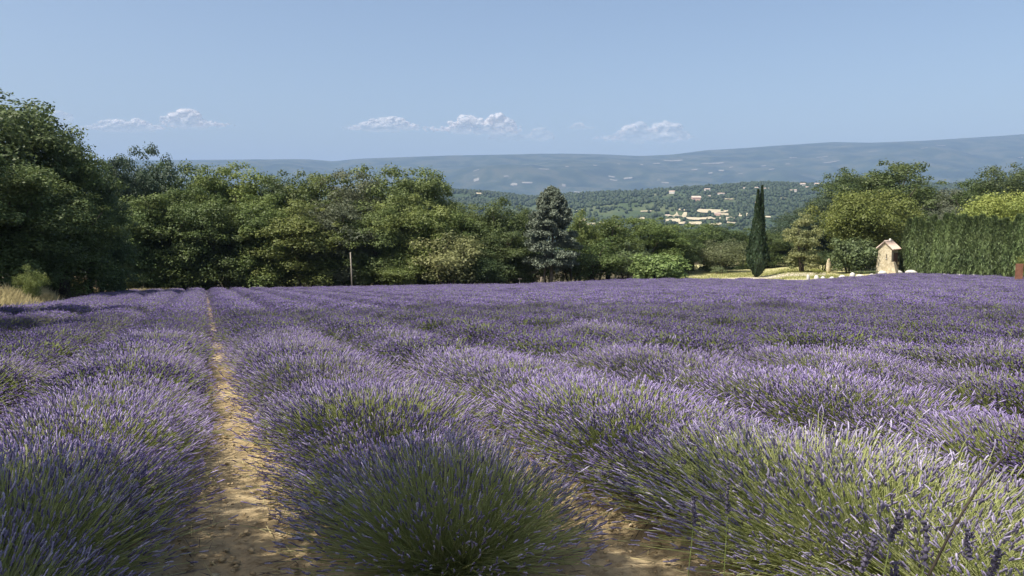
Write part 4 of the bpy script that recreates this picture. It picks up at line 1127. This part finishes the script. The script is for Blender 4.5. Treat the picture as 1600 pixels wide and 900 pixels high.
# ------------------------------------------------------------------ big near flower stems, bent dry stalk
M_DARKSTEM = rough_mat('dry_stem', [(0.3, (0.035, 0.03, 0.025)), (0.7, (0.075, 0.06, 0.045))], 20, 0.8)
def near_point(px, py, Y):
    a, b = ray(px, py); return Vector((a * Y, Y, HC + b * Y))
def dry_stalk():
    pts = [(1448, 905, 2.5), (1470, 862, 2.5), (1495, 815, 2.5), (1522, 772, 2.51), (1552, 733, 2.52), (1572, 708, 2.53), (1584, 690, 2.54), (1592, 668, 2.55)]
    P = [near_point(*p) for p in pts]; base = Vector((P[0].x - .06, P[0].y, float(ground(P[0].x, P[0].y))))
    o = thing('dry_stalk', 'single long dark dry stalk leaning right across the lavender', 'stalk', base)
    P = [base] + P; R = [.0052] + [.005 - .003 * i / 7 for i in range(8)]
    obj('stem', MB().tube([p - base for p in P], R, 6).mesh('stem', M_DARKSTEM, True), o)
    j = P[3] - base; obj('node', MB().tube([j - Vector((.005, 0, .012)), j, j + Vector((.007, 0, .014))], [.003, .0085, .003], 6).mesh('node', M_DARKSTEM, True), o)
dry_stalk()

M_SPIKE_DARK = lav_mat('shade_toned_flower', [(0.0, (0.05, 0.045, 0.06)), (0.5, (0.09, 0.08, 0.12)), (1.0, (0.18, 0.155, 0.24))], .05)  # shade of the lower right corner is put into this dark flower colour
def spike_mesh(L, seed):
    r = random.Random(seed); mb = MB(); P = []; R = []
    n = 13
    for i in range(n):
        t = i / (n - 1); P.append((.006 * math.sin(t * 3 + seed), .004 * math.cos(t * 4), L * t)); R.append((.0032 if i % 2 else .0105) * (1 - .35 * t) * r.uniform(.85, 1.15))
    mb.tube(P, R, 7)
    for i in range(34):
        t = r.uniform(.03, .97); a = r.uniform(0, 6.28); c = Vector((.006 * math.sin(t * 3 + seed) + math.cos(a) * .007, math.sin(a) * .007, L * t))
        e = c + Vector((math.cos(a) * .007, math.sin(a) * .007, .008)); mb.tube([c, c.lerp(e, .5), e], [.0022, .0036, .0012], 4)
    me = mb.mesh('flower_spike', M_SPIKE_DARK, False)
    at = me.attributes.new('tint', 'FLOAT', 'POINT'); at.data.foreach_set('value', np.random.default_rng(seed).uniform(0, .8, len(me.vertices)).astype(np.float32))
    return me
SPK = [spike_mesh(.095 + .014 * i, i) for i in range(4)]
def tall_stem():
    rows = [(1400, 800, 2.35, .10, 'leftmost of the large dark flower stems at the lower right'), (1393, 870, 2.2, -.12, 'low dark flower stem right at the bottom edge below the leftmost tall one'), (1346, 835, 2.4, -.1, 'thin dark flower stem standing apart left of the large group'),
            (1449, 815, 2.3, .02, 'large dark flower stem left of the leaning dry stalk'), (1519, 825, 2.3, .06, 'large dark flower stem right of the leaning dry stalk'), (1556, 846, 2.2, .18, 'dark flower stem tilting right near the lower right corner'),
            (1086, 775, 3.0, .03, 'tall dark flower stem in the lit green lavender, right of centre'), (1137, 752, 3.1, -.03, 'slender dark flower stem in the lit lavender near the lower middle right')]
    for i, (px, py, Y, ln, lab) in enumerate(rows):
        top = near_point(px, py, Y); g = float(ground(top.x, top.y)); base = Vector((top.x - ln * .5, top.y + .1, g))
        o = thing('lavender_sprig', lab, 'flower stem', base, 0, 'large dark lavender stems close to the camera')
        sp = SPK[i % 4]; L = .095 + .014 * (i % 4)
        e = top - base - Vector((ln * .12, 0, L)); st = MB().tube([(0, 0, 0), e * .5 + Vector((-ln * .05, 0, .03)), e], [.0022, .0022, .0018], 5).mesh('stem', M_STEM, True)
        st.attributes.new('tint', 'FLOAT', 'POINT').data.foreach_set('value', np.full(len(st.vertices), .25, np.float32))
        obj('stem', st, o); s = obj('flower_spike', sp, o, e); s.rotation_euler = (0, ln * 2.2, i)
tall_stem()

# ------------------------------------------------------------------ the tree whose shade covers the near bushes (stands behind the camera)
def shade_tree(x, y, h, w, vi, lab):
    crown, trunk = VARS['shade'][vi]; s = w / VREF['shade'][vi][1]
    o = thing('shade_tree', lab, 'tree', (x, y, float(ground(x, y))), 1.0, 'roadside trees behind the viewpoint')
    o.scale = (s, s, h / 8.6); obj('trunk', trunk, o); c = obj('crown', crown, o); c.color = (*GREEN['mid'], 1)
SHADE = [(-5.75, -.75, 8.6, 7.0, 0, 'leafy roadside tree left of the viewpoint shading the nearest bushes')]
for a in SHADE: shade_tree(*a)

# ------------------------------------------------------------------ clouds: real volumes far beyond the hills
def cloud_mat(name, dens):
    """white vapour, thinner where the puff turns away and in ragged patches"""
    m, n, l, p = new_mat(name); n.remove(p)
    d = n.new('ShaderNodeBsdfDiffuse'); d.inputs[0].default_value = (.93, .88, .84, 1)
    tl = n.new('ShaderNodeBsdfTranslucent'); tl.inputs[0].default_value = (.86, .84, .83, 1)
    a = n.new('ShaderNodeMixShader'); a.inputs[0].default_value = .25; l.new(d.outputs[0], a.inputs[1]); l.new(tl.outputs[0], a.inputs[2])
    lw = n.new('ShaderNodeLayerWeight'); lw.inputs[0].default_value = .5
    t = noise_node(n, l, .0022, 5, .6)
    f = n.new('ShaderNodeMapRange'); l.new(lw.outputs['Facing'], f.inputs[0]); f.inputs[1].default_value = .98; f.inputs[2].default_value = .35; f.inputs[3].default_value = 0; f.inputs[4].default_value = dens * .58
    g = n.new('ShaderNodeMapRange'); l.new(t.outputs['Fac'], g.inputs[0]); g.inputs[1].default_value = .3; g.inputs[2].default_value = .62; g.inputs[3].default_value = .55; g.inputs[4].default_value = 1
    k = n.new('ShaderNodeMath'); k.operation = 'MULTIPLY'; l.new(f.outputs[0], k.inputs[0]); l.new(g.outputs[0], k.inputs[1])
    tc = n.new('ShaderNodeTexCoord'); sx = n.new('ShaderNodeSeparateXYZ'); l.new(tc.outputs['Generated'], sx.inputs[0])
    zf = n.new('ShaderNodeMapRange'); l.new(sx.outputs[2], zf.inputs[0]); zf.inputs[1].default_value = .1; zf.inputs[2].default_value = .75; zf.inputs[3].default_value = .3; zf.inputs[4].default_value = 1
    k2 = n.new('ShaderNodeMath'); k2.operation = 'MULTIPLY'; l.new(k.outputs[0], k2.inputs[0]); l.new(zf.outputs[0], k2.inputs[1]); k = k2     # the vapour thins towards the base
    tr = n.new('ShaderNodeBsdfTransparent'); mx = n.new('ShaderNodeMixShader')
    l.new(k.outputs[0], mx.inputs[0]); l.new(tr.outputs[0], mx.inputs[1]); l.new(a.outputs[0], mx.inputs[2])
    l.new(mx.outputs[0], n['Material Output'].inputs['Surface']); return m
CLOUDS = [(306, 183, 78, 26, 'brightest puffy cloud above the left part of the wood', 1.0), (186, 194, 108, 16, 'low flat cloud left of the puffy one', .7), (85, 184, 26, 26, 'small cloud scrap beside the tall left trees', .4),
          (738, 192, 108, 25, 'long white cloud above the middle of the mountain', .95), (612, 193, 112, 17, 'flat cloud joining the left end of the long white cloud', .75), (1005, 204, 110, 26, 'faint pinkish cloud above the mountain right of centre', .5),
          (912, 196, 30, 9, 'tiny faint cloud between the long white and the pinkish cloud', .35), (815, 206, 70, 22, 'faint cloud veil trailing right of the long white cloud', .25)]
def clouds():
    D = 30000.0
    import bmesh
    for i, (px, py, w, h, lab, den) in enumerate(CLOUDS):
        X = q_of(px, py) * D; Z = z_at(px, py, D); k = D / FPX
        r = random.Random(60 + i); bm = bmesh.new(); W, Hh = w * k * 1.65, h * k * 1.15
        n = max(14, int(W / Hh * 12))
        pk = [(r.uniform(-.3, .3), r.uniform(.12, .3)) for _ in range(2)]
        for a in range(n):
            x = -.5 + (a + .5) / n + r.uniform(-.03, .03)
            hp = max(.28, max(math.exp(-((x - p) / q_) ** 2) for p, q_ in pk)) * max(.25, 1 - abs(x * 2) ** 3)
            for b in range(3):
                rad = Hh * .30 * hp * r.uniform(.6, 1.25)
                z = Hh * (-.42 + .85 * hp * r.uniform(0, .85) ** 1.2)
                m = Matrix.Translation((x * W, r.uniform(-.35, .35) * Hh * 2, z)) @ Matrix.Diagonal((1.35, 1.5, .9, 1))
                bmesh.ops.create_icosphere(bm, subdivisions=2, radius=rad, matrix=m)
        me = bpy.data.meshes.new('cloud'); bm.to_mesh(me); bm.free()
        tmp = bpy.data.objects.new('cloud_source', me); COL.objects.link(tmp)
        md = tmp.modifiers.new('merge', 'REMESH'); md.mode = 'VOXEL'; md.voxel_size = Hh * .045; md.use_smooth_shade = True
        dg = bpy.context.evaluated_depsgraph_get(); dg.update()
        m2 = bpy.data.meshes.new_from_object(tmp.evaluated_get(dg)); m2.name = 'cloud'
        bpy.data.objects.remove(tmp)
        c = np.empty(len(m2.vertices) * 3, np.float32); m2.vertices.foreach_get('co', c); c = c.reshape(-1, 3).astype(float); nm = np.empty_like(c, dtype=np.float32).ravel(); m2.vertices.foreach_get('normal', nm); nm = nm.reshape(-1, 3)
        f = fbm(c[:, 0] / (Hh * .22) + c[:, 2] / (Hh * .3), c[:, 2] / (Hh * .2) - c[:, 1] / (Hh * .4), 4, i)
        c += nm * (f * Hh * .09)[:, None]
        m2.vertices.foreach_set('co', c.astype(np.float32).ravel()); m2.update()
        m2.materials.clear(); m2.materials.append(cloud_mat('cloud_vapour', den))
        o = obj('cloud', m2, None, (X, D, Z)); tag(o, lab, 'cloud', 'clouds low above the mountain')
clouds()

# ------------------------------------------------------------------ haze: one box of even, thin air
def haze():
    m = bpy.data.materials.new('haze_air'); m.use_nodes = True; n = m.node_tree.nodes; l = m.node_tree.links
    n.remove(n['Principled BSDF']); v = n.new('ShaderNodeVolumePrincipled')
    v.inputs['Color'].default_value = (0.40, 0.565, 0.90, 1); v.inputs['Density'].default_value = 0.66e-4; v.inputs['Anisotropy'].default_value = 0.0
    l.new(v.outputs[0], n['Material Output'].inputs['Volume'])
    bot, top = 0.0, 0.0
    for o in list(COL.objects):                      # the box clears everything but the clouds and the lights
        if o.type == 'MESH' and o.parent is None and not o.name.startswith('cloud'):
            c = np.empty(len(o.data.vertices) * 3, np.float32); o.data.vertices.foreach_get('co', c)
            bot = min(bot, float(c[2::3].min()) + o.location.z); top = max(top, float(c[2::3].max()) + o.location.z)
    z0, z1 = bot - 1.0, top + 20.0; a = 21000.0
    me = MB().box((0, 0, (z0 + z1) / 2), (2 * a, 2 * a, z1 - z0)).mesh('haze', m)
    o = obj('haze', me, kind='stuff'); tag(o, 'thin blue summer haze in the air over the valley', 'haze')
haze()
